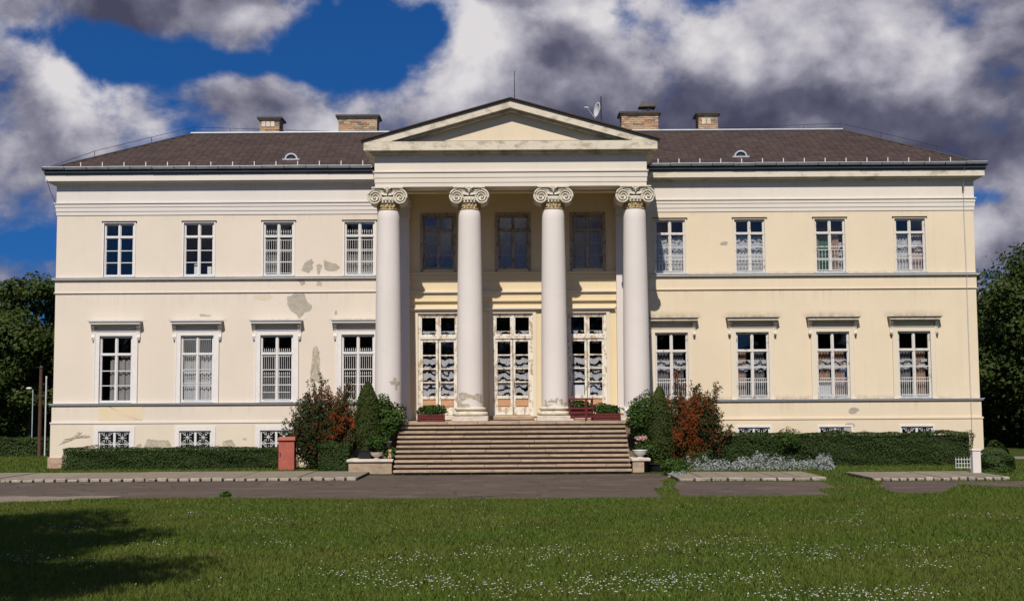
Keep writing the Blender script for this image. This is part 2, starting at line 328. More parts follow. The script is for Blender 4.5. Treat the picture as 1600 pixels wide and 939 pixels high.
def blade_mat():
    t = NT('grass_blade'); N, L = t.N, t.L; out = N['Material Output']; rp = t.geo.outputs['Random Per Island']
    a = t.noise(.28, 5, .6); b = t.noise(1.1, 5, .65)
    c = t.mix(rp, (.058, .102, .011), (.112, .155, .024)); c = t.mix(t.math('MULTIPLY', t.ramp(a, .40, .60), .7), c, (.122, .135, .026)); c = t.mix(t.math('MULTIPLY', t.ramp(t.noise(.55, 4, .6), .50, .66), .45), c, (.040, .072, .010)); c = t.mix(t.math('MULTIPLY', t.ramp(b, .54, .72), .5), c, (.165, .135, .052))
    t.base(c); t.rough(.7, .15)
    tl = N.new('ShaderNodeBsdfTranslucent'); L.new(c, tl.inputs[0]); mx = N.new('ShaderNodeMixShader'); mx.inputs[0].default_value = .25
    L.new(t.p.outputs[0], mx.inputs[1]); L.new(tl.outputs[0], mx.inputs[2]); L.new(mx.outputs[0], out.inputs[0]); return t.m
Mt['blade'] = blade_mat()
Mt['leaf_tree'] = leaf('leaf_tree', (.036, .060, .012), (.075, .102, .019), .3)
Mt['leaf_lime'] = leaf('leaf_lime', (.032, .056, .012), (.072, .098, .020), .28)
Mt['leaf_hedge'] = leaf('leaf_hedge', (.026, .052, .010), (.060, .092, .018), .2)
Mt['leaf_bush'] = leaf('leaf_bush', (.028, .066, .010), (.072, .125, .022), .25)
Mt['leaf_thuja'] = leaf('leaf_thuja', (.034, .056, .008), (.075, .095, .018), .15)
Mt['leaf_pyr'] = leaf('leaf_pyracantha', (.022, .040, .010), (.058, .062, .018), .2)
Mt['berry'] = leaf('berry_orange', (.36, .085, .022), (.25, .040, .014), .05, .45)
Mt['leaf_silver'] = leaf('leaf_silver', (.25, .28, .26), (.44, .46, .44), .15, .8, .1)
Mt['petal'] = leaf('petal_white', (.42, .42, .39), (.58, .58, .55), .2, .8, .1)
Mt['petal_pink'] = leaf('petal_pink', (.7, .35, .3), (.8, .7, .68), .2, .8, .1)
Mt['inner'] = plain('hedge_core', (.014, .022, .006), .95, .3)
Mt['gold'] = worn_plaster('gilded_neck_ornament', (.52, .42, .25), (.22, .14, .06), .42, .58, 14)
Mt['capital'] = worn_plaster('capital_stone', (.62, .56, .46), (.38, .32, .23), .5, .72, 6)

# ------------------------------------------------------------------ ground
def ragged(pts, step=.35, amp=.1, seed=1):
    rg = random.Random(seed); o = []
    for i, (x, y) in enumerate(pts):
        x2, y2 = pts[(i+1) % len(pts)]; d = math.hypot(x2-x, y2-y); k = max(1, min(int(d/step), 400)); wv = [rg.uniform(.4, 1.6) for _ in range(4)]; wp = [rg.random()*6.28 for _ in range(4)]; nx_, ny_ = -(y2-y)/max(d, .01), (x2-x)/max(d, .01)
        for j in range(k):
            t = j/k; w = min(1, 4*t*(1-t))*amp*1.6*sum(math.sin(wv[q]*(q+1)*t*d+wp[q])/(q+1) for q in range(4)); o.append((x+(x2-x)*t+nx_*w+rg.gauss(0, amp*.5)*(j > 0), y+(y2-y)*t+ny_*w+rg.gauss(0, amp*.5)*(j > 0)))
    return o
def sheet(name, pts, z, mat, thick=0, parent=None):
    b = MB(); n = len(pts); b.v = [(x, y, z) for x, y in pts]; b.f = [tuple(range(n))]
    if thick:
        b.v += [(x, y, z-thick) for x, y in pts]
        for i in range(n): j = (i+1) % n; b.f.append((i, n+i, n+j, j))
    o = b.build(name, mat, parent)
    me = o.data
    if me.polygons[0].normal.z < 0: me.flip_normals()
    return o
g = MB(); g.quad((-900, -300, 0), (900, -300, 0), (900, 900, 0), (-900, 900, 0)); tag(g.build('lawn', Mt['lawn']), kind='structure')
ROADS = [[(-60, -9.15), (-4.9, -9.15), (-4.9, -6.35), (5.0, -6.35), (5.1, -8.2), (4.55, -10.2), (4.4, -13.2), (3.9, -14.0), (3.75, -17.6), (-3, -17.3), (-8.2, -16.5), (-12, -16.6), (-14, -17.6), (-60, -17.8)],
         [(5.0, -10.75), (9.25, -11.0), (9.15, -13.5), (8.3, -14.8), (8.1, -17.2), (4.3, -17.0), (4.6, -13.0)],
         [(11.1, -11.2), (15.4, -11.5), (15.2, -14.2), (13.6, -14.2), (12.8, -12.9), (12.0, -14.6), (11.0, -16.6), (10.0, -16.2), (10.4, -13.4)],
         [(17.6, -8.2), (60, -8.2), (60, -13), (16.5, -12.6), (17.0, -10)]]
for i, p in enumerate(ROADS): tag(sheet('road', ragged(p, .16, .03, i+3), .004+.001*i, Mt['asphalt']), kind='structure')
for p in [[(20.5, 3), (60, 3), (60, 5.5), (21, 5.5)]]: tag(sheet('path', ragged(p, .5, .08, 9), .006, Mt['slab']), kind='structure')
dp = sheet('path', ragged([(-30, -15.7), (-10.4, -15.5), (-11.6, -17.4), (-14.5, -18.4), (-30, -18.8)], .4, .16, 31), .010, Mt['slab']); tag(dp, kind='structure')
def pavement(name, x0, x1, y0, y1, nk, ns, seed, zt=.10):
    rg = random.Random(seed)
    root = sheet(name, [(x0, y0+.16), (x1, y0+.16), (x1, y1), (x0, y1)], zt-.035, Mt['inner'], .06); tag(root, kind='structure')
    kw = (x1-x0)/nk
    for i in range(nk):
        a = x0+i*kw+.02+rg.random()*.02; b = MB().box(a, x0+(i+1)*kw-.02-rg.random()*.03, y0+rg.uniform(-.03, .02), y0+.17, 0, zt+rg.uniform(-.025, .02))
        b.build('kerb_stone', Mt['kerb'], root, bevel=.018)
    sw = (x1-x0)/ns
    for i in range(ns):
        h = zt+rg.uniform(-.012, .006); sk = .22
        ym = y0+.185
        p = [(x0+i*sw+.012, ym), (x0+(i+1)*sw-.012, ym), (x0+(i+1)*sw-.012, y1), (x0+i*sw+.012, y1)]
        s = sheet('paving_slab', p, h, Mt['slab'], .05, root)
    return root
pavement('pavement', -34.0, -4.95, -9.1, -4.95, 82, 15, 5)
pavement('pavement', 5.05, 9.6, -10.6, -7.1, 9, 6, 6)
pavement('pavement', 10.9, 15.05, -11.0, -7.6, 16, 4, 7)
# joints in the asphalt forecourt
jb = MB()
for x, dx in ((-3.55, .35), (-2.85, .3), (-1.35, .3), (1.4, -.05), (3.6, -.4)): 
    n = len(jb.v); jb.v += [(x, -6.6, .009), (x+.05, -6.6, .009), (x-dx+.05, -8.4, .009), (x-dx, -8.4, .009)]; jb.f.append((n+3, n+2, n+1, n))
jb.v += [(-4.6, -8.75, .009), (-4.6, -8.70, .009), (4.7, -8.85, .009), (4.7, -8.9, .009)]; n = len(jb.v); jb.f.append((n-4, n-1, n-2, n-3))
tag(jb.build('road_joints', Mt['dark']), kind='structure')

# ------------------------------------------------------------------ the house
H = empty('manor_house', (0, 0, 0))
tag(H, 'long cream two-storey manor house with four-column white portico and slate hipped roof', 'house')
XL, XR = -17.9, 18.2; PL, PR = -4.85, 4.90          # ends of the facade, ends of the portico back wall
def wall(name, x0, x1, z0, z1, y, holes, mat, t=.45):
    b = MB(); xs = sorted({x0, x1, *[h[0] for h in holes], *[h[1] for h in holes]}); zs = sorted({z0, z1, *[h[2] for h in holes], *[h[3] for h in holes]})
    for i in range(len(xs)-1):
        for j in range(len(zs)-1):
            cx, cz = (xs[i]+xs[i+1])/2, (zs[j]+zs[j+1])/2
            if any(h[0] < cx < h[1] and h[2] < cz < h[3] for h in holes): continue
            for yy in (y, y+t):
                b.quad((xs[i], yy, zs[j]), (xs[i+1], yy, zs[j]), (xs[i+1], yy, zs[j+1]), (xs[i], yy, zs[j+1]))
    for (a, c, d, e) in holes:
        b.quad((a, y, d), (a, y, e), (a, y+t, e), (a, y+t, d)); b.quad((c, y, d), (c, y+t, d), (c, y+t, e), (c, y, e))
        b.quad((a, y, d), (a, y+t, d), (c, y+t, d), (c, y, d)); b.quad((a, y, e), (c, y, e), (c, y+t, e), (a, y+t, e))
    b.quad((x0, y, z0), (x0, y, z1), (x0, y+t, z1), (x0, y+t, z0)); b.quad((x1, y, z0), (x1, y+t, z0), (x1, y+t, z1), (x1, y, z1)); b.quad((x0, y, z1), (x1, y, z1), (x1, y+t, z1), (x0, y+t, z1))
    return b.build(name, mat, H)
UPX = [-15.44, -12.30, -9.17, -5.98, 6.23, 9.36, 12.52, 15.67]
LOX = [-15.48, -12.31, -9.20, -6.03, 6.22, 9.38, 12.52, 15.70]
CEX = [-15.47, -12.33, -9.19, 9.36, 12.52, 15.69]
UW, LW, CW = .60, .645, .625
UZ, LZ, CZ = (7.45, 9.57), (2.53, 5.13), (.40, 1.43)
for side, xa, xb, cm in (('l', XL, PL, 'cream_l'), ('r', PR, XR, 'cream_r')):
    sel = lambda xs: [x for x in xs if xa < x < xb]
    wall('wall', xa, xb, 2.45, 9.88, 0, [(x-UW, x+UW, *UZ) for x in sel(UPX)] + [(x-LW, x+LW, *LZ) for x in sel(LOX)], Mt[cm])
    wall('plinth_wall', xa-.06*(side == 'l'), xb+.06*(side == 'r'), 0, 1.72, -.06, [(x-CW, x+CW, *CZ) for x in sel(CEX)], Mt['base_l' if side == 'l' else 'cream_r'])
    e0, e1 = (-1, 0) if side == 'l' else (0, 1)
    def band(name, z0, z1, p, mat):                  # a course that stands proud of the wall and turns the corner
        return MB().box(xa+e0*p, xb+e1*p, -p, .35, z0, z1).build(name, mat, H)
    band('wall_course', 1.72, 1.785, .085, Mt['corn_l' if side == 'l' else 'cream_r'])
    band('wall_zone', 1.785, 2.44, .035, Mt[cm])
    band('string_course', 2.44, 2.485, .11, Mt['corn_l']); band('string_flashing', 2.485, 2.505, .14, Mt['zinc'])
    band('wall_zone', 6.80, 6.835, .05, Mt['corn_l' if side == 'l' else 'cream_r']); band('wall_zone', 6.835, 7.33, .02, Mt[cm])
    band('string_course', 7.33, 7.385, .12, Mt['corn_l']); band('string_flashing', 7.385, 7.405, .145, Mt['zinc'])
    fz = Mt['white'] if side == 'l' else plaster('white_frieze_right', (.65, .59, .52), .05)
    band('architrave', 9.88, 10.03, .025, fz); band('architrave', 10.03, 10.20, .045, fz); band('architrave', 10.20, 10.335, .065, fz)
    band('taenia', 10.335, 10.375, .10, fz); band('frieze', 10.375, 11.06, .03, fz)
    cmx = Mt['corn_l' if side == 'l' else 'corn_r']
    band('bed_mould', 11.06, 11.14, .10, cmx); band('soffit', 11.14, 11.20, .26, cmx); band('cornice', 11.19, 11.44, .36, cmx)
    band('cornice_edge', 11.44, 11.50, .40, Mt['tin']); band('cornice_flashing', 11.50, 11.56, .42, Mt['zincw'])
# side and back walls, floors inside
b = MB(); b.box(XL, XL+.45, .45, 10.2, 0, 11.06); b.box(XR-.45, XR, .45, 10.2, 0, 11.06); b.box(XL+.45, XR-.45, 9.75, 10.2, 0, 11.06); b.build('side_wall', Mt['cream_l'], H)
for x0, x1 in ((XL-.36, XL+.3), (XR-.3, XR+.36)): MB().box(x0, x1, .36, 10.5, 11.19, 11.44).build('cornice', Mt['corn_l'], H)
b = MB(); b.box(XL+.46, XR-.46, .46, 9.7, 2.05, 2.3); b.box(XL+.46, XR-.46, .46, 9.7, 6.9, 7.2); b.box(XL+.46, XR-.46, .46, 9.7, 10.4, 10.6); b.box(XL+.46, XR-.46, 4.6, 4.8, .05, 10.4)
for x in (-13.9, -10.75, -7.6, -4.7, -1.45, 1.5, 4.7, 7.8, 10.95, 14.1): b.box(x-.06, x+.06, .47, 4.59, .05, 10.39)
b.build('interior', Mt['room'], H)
# stones of the base course
rg = random.Random(4); x = XL-.12
while x < -9:
    w = rg.uniform(.55, 1.0); MB().box(x, x+w-.02, -.13-rg.random()*.02, -.04, 0, .43+rg.uniform(-.01, .01)).build('base_stone', Mt['brickbase'], H, bevel=.012); x += w
MB().box(XL-.12, XL-.02, -.12, 1.2, 0, .43).build('base_stone', Mt['brickbase'], H)

def pane(b0, parent, x0, x1, z0, z1, y):
    MB().quad((x0, y, z0), (x1, y, z0), (x1, y, z1), (x0, y, z1)).build('pane', Mt['glass'], parent)
def drape(name, parent, x0, x1, z0, z1, y, mat, waves=6, amp=.035, seed=0):
    rg = random.Random(seed); n = 40; b = MB(); ph = rg.random()*6
    for k in range(2):
        for i in range(n+1):
            t = i/n; b.v.append((x0+(x1-x0)*t, y+amp*math.sin(t*waves*6.28+ph)+amp*.5*math.sin(t*waves*2.7*6.28+ph*2), (z0, z1)[k]))
    for i in range(n): b.f.append((i, i+1, n+2+i, n+1+i))
    return b.build(name, mat, parent, True)
def window(x, hw, z0, z1, y, mat, top, rows=3, fr=.055, seed=0, lean=0.):
    """casement: a top light over two leaves, each leaf split into rows of panes"""
    b = MB(); d0, d1 = y+.05, y+.13; zt = z1-top
    b.box(x-hw, x-hw+fr, d0, d1, z0, z1).box(x+hw-fr, x+hw, d0, d1, z0, z1)
    b.box(x-hw+fr, x+hw-fr, d0, d1, z0, z0+fr).box(x-hw+fr, x+hw-fr, d0, d1, z1-fr, z1)
    b.box(x-.034, x+.034, d0-.012, d1, z0+fr, z1-fr)
    for s in (-1, 1):
        a, c = (x-hw+fr, x-.034) if s < 0 else (x+.034, x+hw-fr)
        b.box(a, c, d0-.02, d1, zt-.04, zt+.025)
    w = b.build('window', mat, H)
    for s in (-1, 1):
        a, c = (x-hw+fr, x-.034) if s < 0 else (x+.034, x+hw-fr)
        q = MB(); k = .027
        for (za, zb, nr) in ((zt+.025, z1-fr, 1), (z0+fr, zt-.04, rows)):
            q.box(a, a+k, d0+.02, d1-.02, za, zb).box(c-k, c, d0+.02, d1-.02, za, zb).box(a+k, c-k, d0+.02, d1-.02, za, za+k).box(a+k, c-k, d0+.02, d1-.02, zb-k, zb)
            h = (zb-za-2*k)/nr
            for i in range(nr):
                p0, p1 = za+k+i*h, za+k+(i+1)*h
                if i: q.box(a+k, c-k, d0+.025, d1-.025, p0-.016, p0+.016)
                pane(None, w, a+k, c-k, p0+(.016 if i else 0), p1-(.016 if i < nr-1 else 0), d0+.04)
        q.build('sash', mat, w)
    return w
def grille(w, x0, x1, z0, z1, y, n=9, rails=(0., .3, .62, 1.), spear=False, r=.0085):
    b = MB()
    for i in range(n):
        xx = x0+(x1-x0)*(i+.5)/n; b.tube([(xx, y, z0), (xx, y, z1+(.07 if spear else 0))], r, 4)
        if spear: b.tube([(xx, y, z1+.05), (xx, y, z1+.09), (xx, y, z1+.16)], .022, 4, .003)
    for t in rails: zz = z0+(z1-z0)*t; b.box(x0, x1, y-.008, y+.008, zz-.011, zz+.011)
    b.build('grille', Mt['iron'], w)
# upper storey windows of the wings
for i, x in enumerate(UPX):
    left = x < 0; mat = Mt['paint'] if left else Mt['paint_r']
    w = window(x, UW-.003, UZ[0]+.003, UZ[1]-.003, 0, mat, .55, 3)
    tr = Mt['trim_l'] if left else Mt['trim_r']
    c = MB(); f = .05; c.box(x-UW-f, x-UW+.004, -.028, .02, UZ[0], UZ[1]+f).box(x+UW-.004, x+UW+f, -.028, .02, UZ[0], UZ[1]+f).box(x-UW+.004, x+UW-.004, -.028, .02, UZ[1]-.004, UZ[1]+f); c.build('casing', tr, w)
    MB().box(x-UW-.09, x+UW+.09, -.06, .02, UZ[1]+f, UZ[1]+f+.025).build('head_flashing', Mt['dark'], w)
    MB().box(x-UW-.02, x+UW+.02, -.05, .05, UZ[0]-.035, UZ[0]+.003).build('sill', Mt['zincw'], w)
    if i in (2, 3):
        for s in (-1, 1):
            a, cc = (x-.5, x-.06) if s < 0 else (x+.06, x+.5)
            grille(w, a, cc, 7.56, 8.86, .035, 5, (0, .33, .66, 1.), False); grille(w, a, cc, 9.03, 9.12, .035, 5, (0,), True)
        drape('curtain', w, x-.52, x-.05 if i == 2 else x+.5, 7.5, 8.3, .22, Mt['net'], 5, .03, i)
    if i == 1:
        b = MB().box(x-.22, x+.02, .2, .3, 7.53, 7.95).box(x+.3, x+.46, .2, .3, 7.53, 7.85); b.build('papers_on_sill', Mt['paint'], w)
    if i in (4, 5):
        drape('curtain', w, x-.53, x+.53, 7.5, 8.9, .24, Mt['lace_f'], 7, .03, i); drape('curtain', w, x-.53, x+.53, 8.35, 8.93, .21, Mt['lace_w'], 4, .02, i+3)
        grille(w, x-.5, x+.5, 7.55, 8.15, .035, 8, (0, .5, 1.))
    if i == 6:
        drape('blind', w, x-.53, x-.05, 7.5, 8.9, .26, Mt['green'], 3, .01, i); drape('curtain', w, x+.12, x+.38, 7.5, 8.95, .22, Mt['orange'], 3, .03, 2); drape('curtain', w, x+.02, x+.53, 7.5, 8.8, .25, Mt['lace_w'], 4, .02, 7)
        drape('curtain', w, x-.55, x-.42, 7.5, 8.95, .22, Mt['orange'], 1, .02, 2); grille(w, x-.5, x+.5, 7.55, 8.35, .035, 8, (0, .5, 1.))
    if i == 7:
        drape('curtain', w, x-.53, x-.04, 7.5, 8.93, .22, Mt['lace_f'], 4, .03, 1); drape('curtain', w, x-.53, x+.53, 7.5, 8.93, .27, Mt['rose'], 9, .03, 4); drape('curtain', w, x-.53, x+.53, 8.3, 8.7, .19, Mt['lace_w'], 4, .02, 4)
        grille(w, x-.5, x+.5, 7.55, 8.15, .035, 8, (0, 1.))
# lower storey windows, their surrounds and hoods
def hood(x, mat, dark):
    h = MB(); h.box(x-.98, x+.98, -.30, .02, 5.575, 5.66); h.box(x-.94, x+.94, -.22, .02, 5.53, 5.575); o = h.build('window_hood', mat, H)
    MB().box(x-1.03, x+1.03, -.34, .02, 5.66, 5.69).build('hood_flashing', dark, o)
    MB().box(x-.93, x+.93, -.05, .02, 5.30, 5.38).build('hood_moulding', mat, o)
    for s in (-1, 1):
        xx = x+s*.885
        prof = [(.02, 5.0), (-.05, 5.0), (-.085, 5.05), (-.075, 5.12), (-.05, 5.18), (-.06, 5.28), (-.12, 5.38), (-.20, 5.46), (-.21, 5.53), (.02, 5.53)]
        MB().xprism(prof, xx-.06, xx+.06).build('bracket', mat, o)
        MB().box(xx-.045, xx+.045, -.09, -.0, 4.95, 5.0).build('bracket_drop', dark, o)
for i, x in enumerate(LOX):
    left = x < 0; mat = Mt['paint'] if left else Mt['paint_r']; tr = Mt['trim_l'] if left else Mt['trim_r']
    w = window(x, LW-.003, LZ[0]+.003, LZ[1]-.003, 0, mat, .72, 3, .055)
    f = .19; c = MB(); c.box(x-LW-f, x-LW+.004, -.045, .03, 2.507, LZ[1]+f).box(x+LW-.004, x+LW+f, -.045, .03, 2.507, LZ[1]+f).box(x-LW+.004, x+LW-.004, -.045, .03, LZ[1]-.004, LZ[1]+f)
    c.box(x-LW-f-.02, x-LW-f+.03, -.065, .02, 2.507, LZ[1]+f+.02).box(x+LW+f-.03, x+LW+f+.02, -.065, .02, 2.507, LZ[1]+f+.02).box(x-LW-f+.03, x+LW+f-.03, -.065, .02, LZ[1]+f-.03, LZ[1]+f+.02); c.build('casing', tr, w)
    MB().box(x-LW+.005, x+LW-.005, -.10, .05, 2.51, 2.535).build('sill', Mt['zincw'], w)
    hood(x, Mt['corn_l'] if left else Mt['corn_r'], Mt['zinc'] if left else Mt['tin'])
    L_, R_ = (x-.53, x-.06), (x+.06, x+.53)
    if i == 0:
        drape('curtain', w, x-.25, x-.04, 2.6, 4.42, .24, Mt['pink'], 3, .03, 1); drape('curtain', w, x+.12, x+.55, 2.6, 4.42, .24, Mt['pink'], 4, .03, 2); drape('curtain', w, x-.28, x+.55, 2.6, 4.2, .2, Mt['net'], 4, .03, 3)
    if i == 1:
        for a, c2 in (L_, R_): grille(w, a, c2, 2.62, 4.98, .035, 6, (0, .28, .45, .5, .75, 1.))
        drape('curtain', w, x-.56, x+.56, 2.6, 4.4, .24, Mt['lace_f'], 7, .03, 3); drape('curtain', w, x-.3, x+.5, 2.6, 4.4, .28, Mt['rose'], 7, .03, 3)
    if i in (2, 3):
        for a, c2 in (L_, R_): grille(w, a, c2, 2.62, 3.55, .035, 6, (0, .3, .6, .95), True); grille(w, a, c2, 3.78, 4.3, .035, 6, (0, 1.)); grille(w, a, c2, 4.45, 4.46, .035, 6, (0,), True)
    if i >= 4:
        drape('curtain', w, x-.56, x+.56, 3.6, 4.05, .2, Mt['lace_w'], 4, .02, i)
        cols = {4: ('greyc', 'greyc'), 5: ('orange', 'greyc'), 6: ('orange', 'orange'), 7: ('greyc', 'orange')}[i]
        drape('curtain', w, x-.55, x-.22 if i == 5 else x-.08, 2.6, 4.42, .27, Mt[cols[0]], 4, .035, i); drape('curtain', w, x+.1, x+.5, 2.6, 4.42, .27, Mt[cols[1]], 4, .035, i+9)
        for a, c2 in (L_, R_): grille(w, a, c2, 2.62, 3.32, .035, 6, (0, .06, .82, 1.))
        if i == 6: MB().box(x-.54, x-.06, .16, .19, 2.62, 3.15).build('white_board', Mt['dish'], w)
def stain_mat():
    t = NT('soot_stain'); N, L = t.N, t.L; out = N['Material Output']; sp = N.new('ShaderNodeSeparateXYZ'); L.new(t.tc.outputs['Generated'], sp.inputs[0])
    fz_ = t.math('POWER', t.math('SUBTRACT', 1.0, sp.outputs[2]), 1.6); fx = t.math('MULTIPLY', t.math('MULTIPLY', sp.outputs[0], t.math('SUBTRACT', 1.0, sp.outputs[0])), 4.0)
    f = t.math('MULTIPLY', t.math('MULTIPLY', fz_, t.math('POWER', fx, .5)), t.ramp(t.noise(5, 5, .65), .30, .75))
    df = N.new('ShaderNodeBsdfDiffuse'); df.inputs[0].default_value = (.16, .12, .08, 1); tr = N.new('ShaderNodeBsdfTransparent'); mx = N.new('ShaderNodeMixShader')
    L.new(t.math('MULTIPLY', f, .62), mx.inputs[0]); L.new(tr.outputs[0], mx.inputs[1]); L.new(df.outputs[0], mx.inputs[2]); L.new(mx.outputs[0], out.inputs[0]); return t.m
STM = stain_mat()
def drip_mat():
    t = NT('drip_stain'); N, L = t.N, t.L; out = N['Material Output']; sp = N.new('ShaderNodeSeparateXYZ'); L.new(t.tc.outputs['Generated'], sp.inputs[0])
    st = t.noise(1.0, 5, .65, t.map(t.geo.outputs['Position'], (7, 7, .25))); big_ = t.noise(.8, 3, .6)
    f = t.math('MULTIPLY', t.math('MULTIPLY', t.math('POWER', sp.outputs[2], 1.5), t.ramp(st, .48, .80)), t.ramp(big_, .35, .65))
    df = N.new('ShaderNodeBsdfDiffuse'); df.inputs[0].default_value = (.24, .19, .13, 1); tr = N.new('ShaderNodeBsdfTransparent'); mx = N.new('ShaderNodeMixShader')
    L.new(t.math('MULTIPLY', f, .26), mx.inputs[0]); L.new(tr.outputs[0], mx.inputs[1]); L.new(df.outputs[0], mx.inputs[2]); L.new(mx.outputs[0], out.inputs[0]); return t.m
DRM = drip_mat()
for xa_, xb_, zt_, hh_, of_ in ((5.3, XR, 6.80, .9, .004), (XL, -5.3, 6.80, .9, .004), (5.3, XR, 7.33, .45, .024), (XL, -5.3, 7.33, .45, .024), (5.3, XR, 2.44, .6, .039), (XL, -5.3, 2.44, .6, .039), (5.3, XR, 9.88, .30, .004), (XL, -5.3, 9.88, .30, .004), (5.3, XR, 11.05, .5, .034), (XL, -5.3, 11.05, .5, .034)):
    MB().quad((xa_, -of_, zt_-hh_), (xb_, -of_, zt_-hh_), (xb_, -of_, zt_), (xa_, -of_, zt_)).build('drip_stain', DRM, H)
for x in LOX:
    hgt = .34 if x > 0 else .12
    MB().quad((x-1.2, -.005, 5.69), (x+1.2, -.005, 5.69), (x+1.2, -.005, 5.69+hgt), (x-1.2, -.005, 5.69+hgt)).build('soot_stain', STM, H)
for xa_, xb_, zz_, hh_ in ((5.3, XR, 2.507, .22), (5.3, XR, 7.407, .16), (XL, -5.3, 7.407, .06)):
    MB().quad((xa_, -.004, zz_), (xb_, -.004, zz_), (xb_, -.004, zz_+hh_), (xa_, -.004, zz_+hh_)).build('soot_stain', STM, H)
# cellar windows with their star grilles
for i, x in enumerate(CEX):
    left = x < 0; z0, z1 = CZ; y = -.06
    w = MB(); hw = CW-.003; f = .06
    w.box(x-hw, x-hw+f, y+.03, y+.12, z0+.003, z1-.003).box(x+hw-f, x+hw, y+.03, y+.12, z0+.003, z1-.003).box(x-hw+f, x+hw-f, y+.03, y+.12, z0+.003, z0+f).box(x-hw+f, x+hw-f, y+.03, y+.12, z1-f, z1-.003).box(x-.045, x+.045, y+.02, y+.12, z0+f, z1-f)
    w = w.build('window', Mt['paint'], H); tr = Mt['trim_l']
    c = MB(); cf = .17 if left else .06; c.box(x-CW-cf, x-CW+.004, y-.03, y+.03, z0-.1, z1+cf).box(x+CW-.004, x+CW+cf, y-.03, y+.03, z0-.1, z1+cf).box(x-CW+.004, x+CW-.004, y-.03, y+.03, z1-.004, z1+cf); c.build('casing', tr, w)
    g = MB(); yy = y+.035
    for s in (-1, 1):
        a, cc = (x-hw+f, x-.045) if s < 0 else (x+.045, x+hw-f)
        pane(None, w, a, cc, z0+f, z1-f, y+.09); m_ = (a+cc)/2
        for q in range(2):
            zc = z0+f+.24+q*.46-.0; hh = .215; ww = (cc-a)/2
            for k in range(8):
                an = k*math.pi/4; ln = .12 if k % 2 else .17; g.tube([(m_, yy, zc), (m_+ln*math.cos(an), yy, zc+ln*math.sin(an))], .014, 4, .006)
            for sx in (-1, 1):
                for sz in (-1, 1):
                    g.tube([(m_+sx*ww, yy, zc+sz*hh), (m_+sx*.07, yy, zc+sz*.09)], .010, 4)
                    pts = [(m_+sx*(.13+.055*math.cos(t)), yy-.004, zc+sz*(.15+.055*math.sin(t))) for t in np.linspace(0, 5.2, 9)]; g.tube(pts, .010, 4)
            g.box(a, cc, yy-.008, yy+.008, zc+hh, zc+hh+.022)
    g.build('grille', Mt['iron'], w)

# ---- patches where the plaster has come away
def patch(name, cx, cz, rx, rz, fn, mat, parent, seed, poly=None, jag=.22):
    rg = random.Random(seed); n = 44 if not poly else 0; b = MB(); ring = []
    if poly:
        P = [(x, z) for x, z in poly]; pts = []
        for i, (x, z) in enumerate(P):
            x2, z2 = P[(i+1) % len(P)]; d = math.hypot(x2-x, z2-z); k = max(2, int(d/.05))
            for j in range(k): t = j/k; pts.append((x+(x2-x)*t+rg.gauss(0, .012), z+(z2-z)*t+rg.gauss(0, .012)))
        ring = pts; cx = sum(p[0] for p in P)/len(P); cz = sum(p[1] for p in P)/len(P)
    else:
        r = 1.
        ph = [rg.random()*6.28 for _ in range(5)]
        for i in range(n):
            a = 2*math.pi*i/n; r = 1+sum(jag*.6/(k+1)*math.sin((k+2)*a+ph[k]) for k in range(5))+rg.gauss(0, jag*.12); ring.append((cx+rx*r*math.cos(a), cz+rz*r*math.sin(a)))
    n = len(ring); K = 4
    for k in range(1, K+1):
        for x, z in ring: b.v.append(fn(cx+(x-cx)*k/K, cz+(z-cz)*k/K))
    b.v.append(fn(cx, cz))
    for j in range(n): b.f.append((len(b.v)-1, j, (j+1) % n))
    for k in range(K-1):
        for j in range(n): q = (j+1) % n; b.f.append((k*n+j, (k+1)*n+j, (k+1)*n+q, k*n+q))
    return b.build(name, mat, parent)
FL = lambda off: (lambda x, z: (x, -off, z))
m1, m2 = Mt['mortar'], Mt['mortar2']
patch('bare_patch', 0, 0, 0, 0, FL(.006), m1, H, 1, [(-8.83, 6.62), (-8.62, 6.68), (-8.55, 6.79), (-8.15, 6.79), (-8.05, 6.45), (-7.82, 6.25), (-7.9, 6.08), (-8.15, 5.98), (-8.3, 5.74), (-8.5, 5.98), (-8.68, 6.08), (-8.8, 6.35)])
patch('bare_patch', 0, 0, 0, 0, FL(.006), m1, H, 2, [(-8.28, 7.66), (-8.1, 8.0), (-7.85, 8.1), (-7.78, 7.98), (-7.84, 7.68), (-7.98, 7.56)])
patch('bare_patch', 0, 0, 0, 0, FL(.006), m1, H, 3, [(-7.4, 8.07), (-7.2, 7.98), (-6.9, 7.92), (-6.74, 7.78), (-6.85, 7.64), (-7.15, 7.62), (-7.36, 7.72)])
patch('bare_patch', 0, 0, 0, 0, FL(.006), m2, H, 4, [(-7.68, 7.85), (-7.55, 7.93), (-7.43, 7.84), (-7.5, 7.7), (-7.55, 7.5), (-7.63, 7.5), (-7.66, 7.68)])
patch('bare_patch', 0, 0, 0, 0, FL(.026), m1, H, 5, [(-8.45, 7.28), (-8.12, 7.28), (-8.1, 7.12), (-8.26, 7.06), (-8.34, 7.2)])
patch('bare_patch', 0, 0, 0, 0, FL(.026), m2, H, 6, [(-7.66, 7.24), (-7.44, 7.18), (-7.44, 7.04), (-7.66, 7.06)])
patch('bare_patch', 0, 0, 0, 0, FL(.006), m2, H, 7, [(-7.9, 3.3), (-7.82, 4.2), (-7.78, 4.6), (-7.66, 4.72), (-7.56, 4.55), (-7.52, 4.2), (-7.5, 3.3)])
patch('bare_patch', -9.75, 6.62, .30, .13, FL(.005), plaster('faint_stain', (.60, .50, .40), .3), H, 8)
patch('bare_patch', 0, 0, 0, 0, FL(.006), m2, H, 9, [(-12.25, 5.93), (-12.1, 5.98), (-11.9, 5.93), (-11.72, 5.92), (-11.9, 5.86), (-12.2, 5.87)])
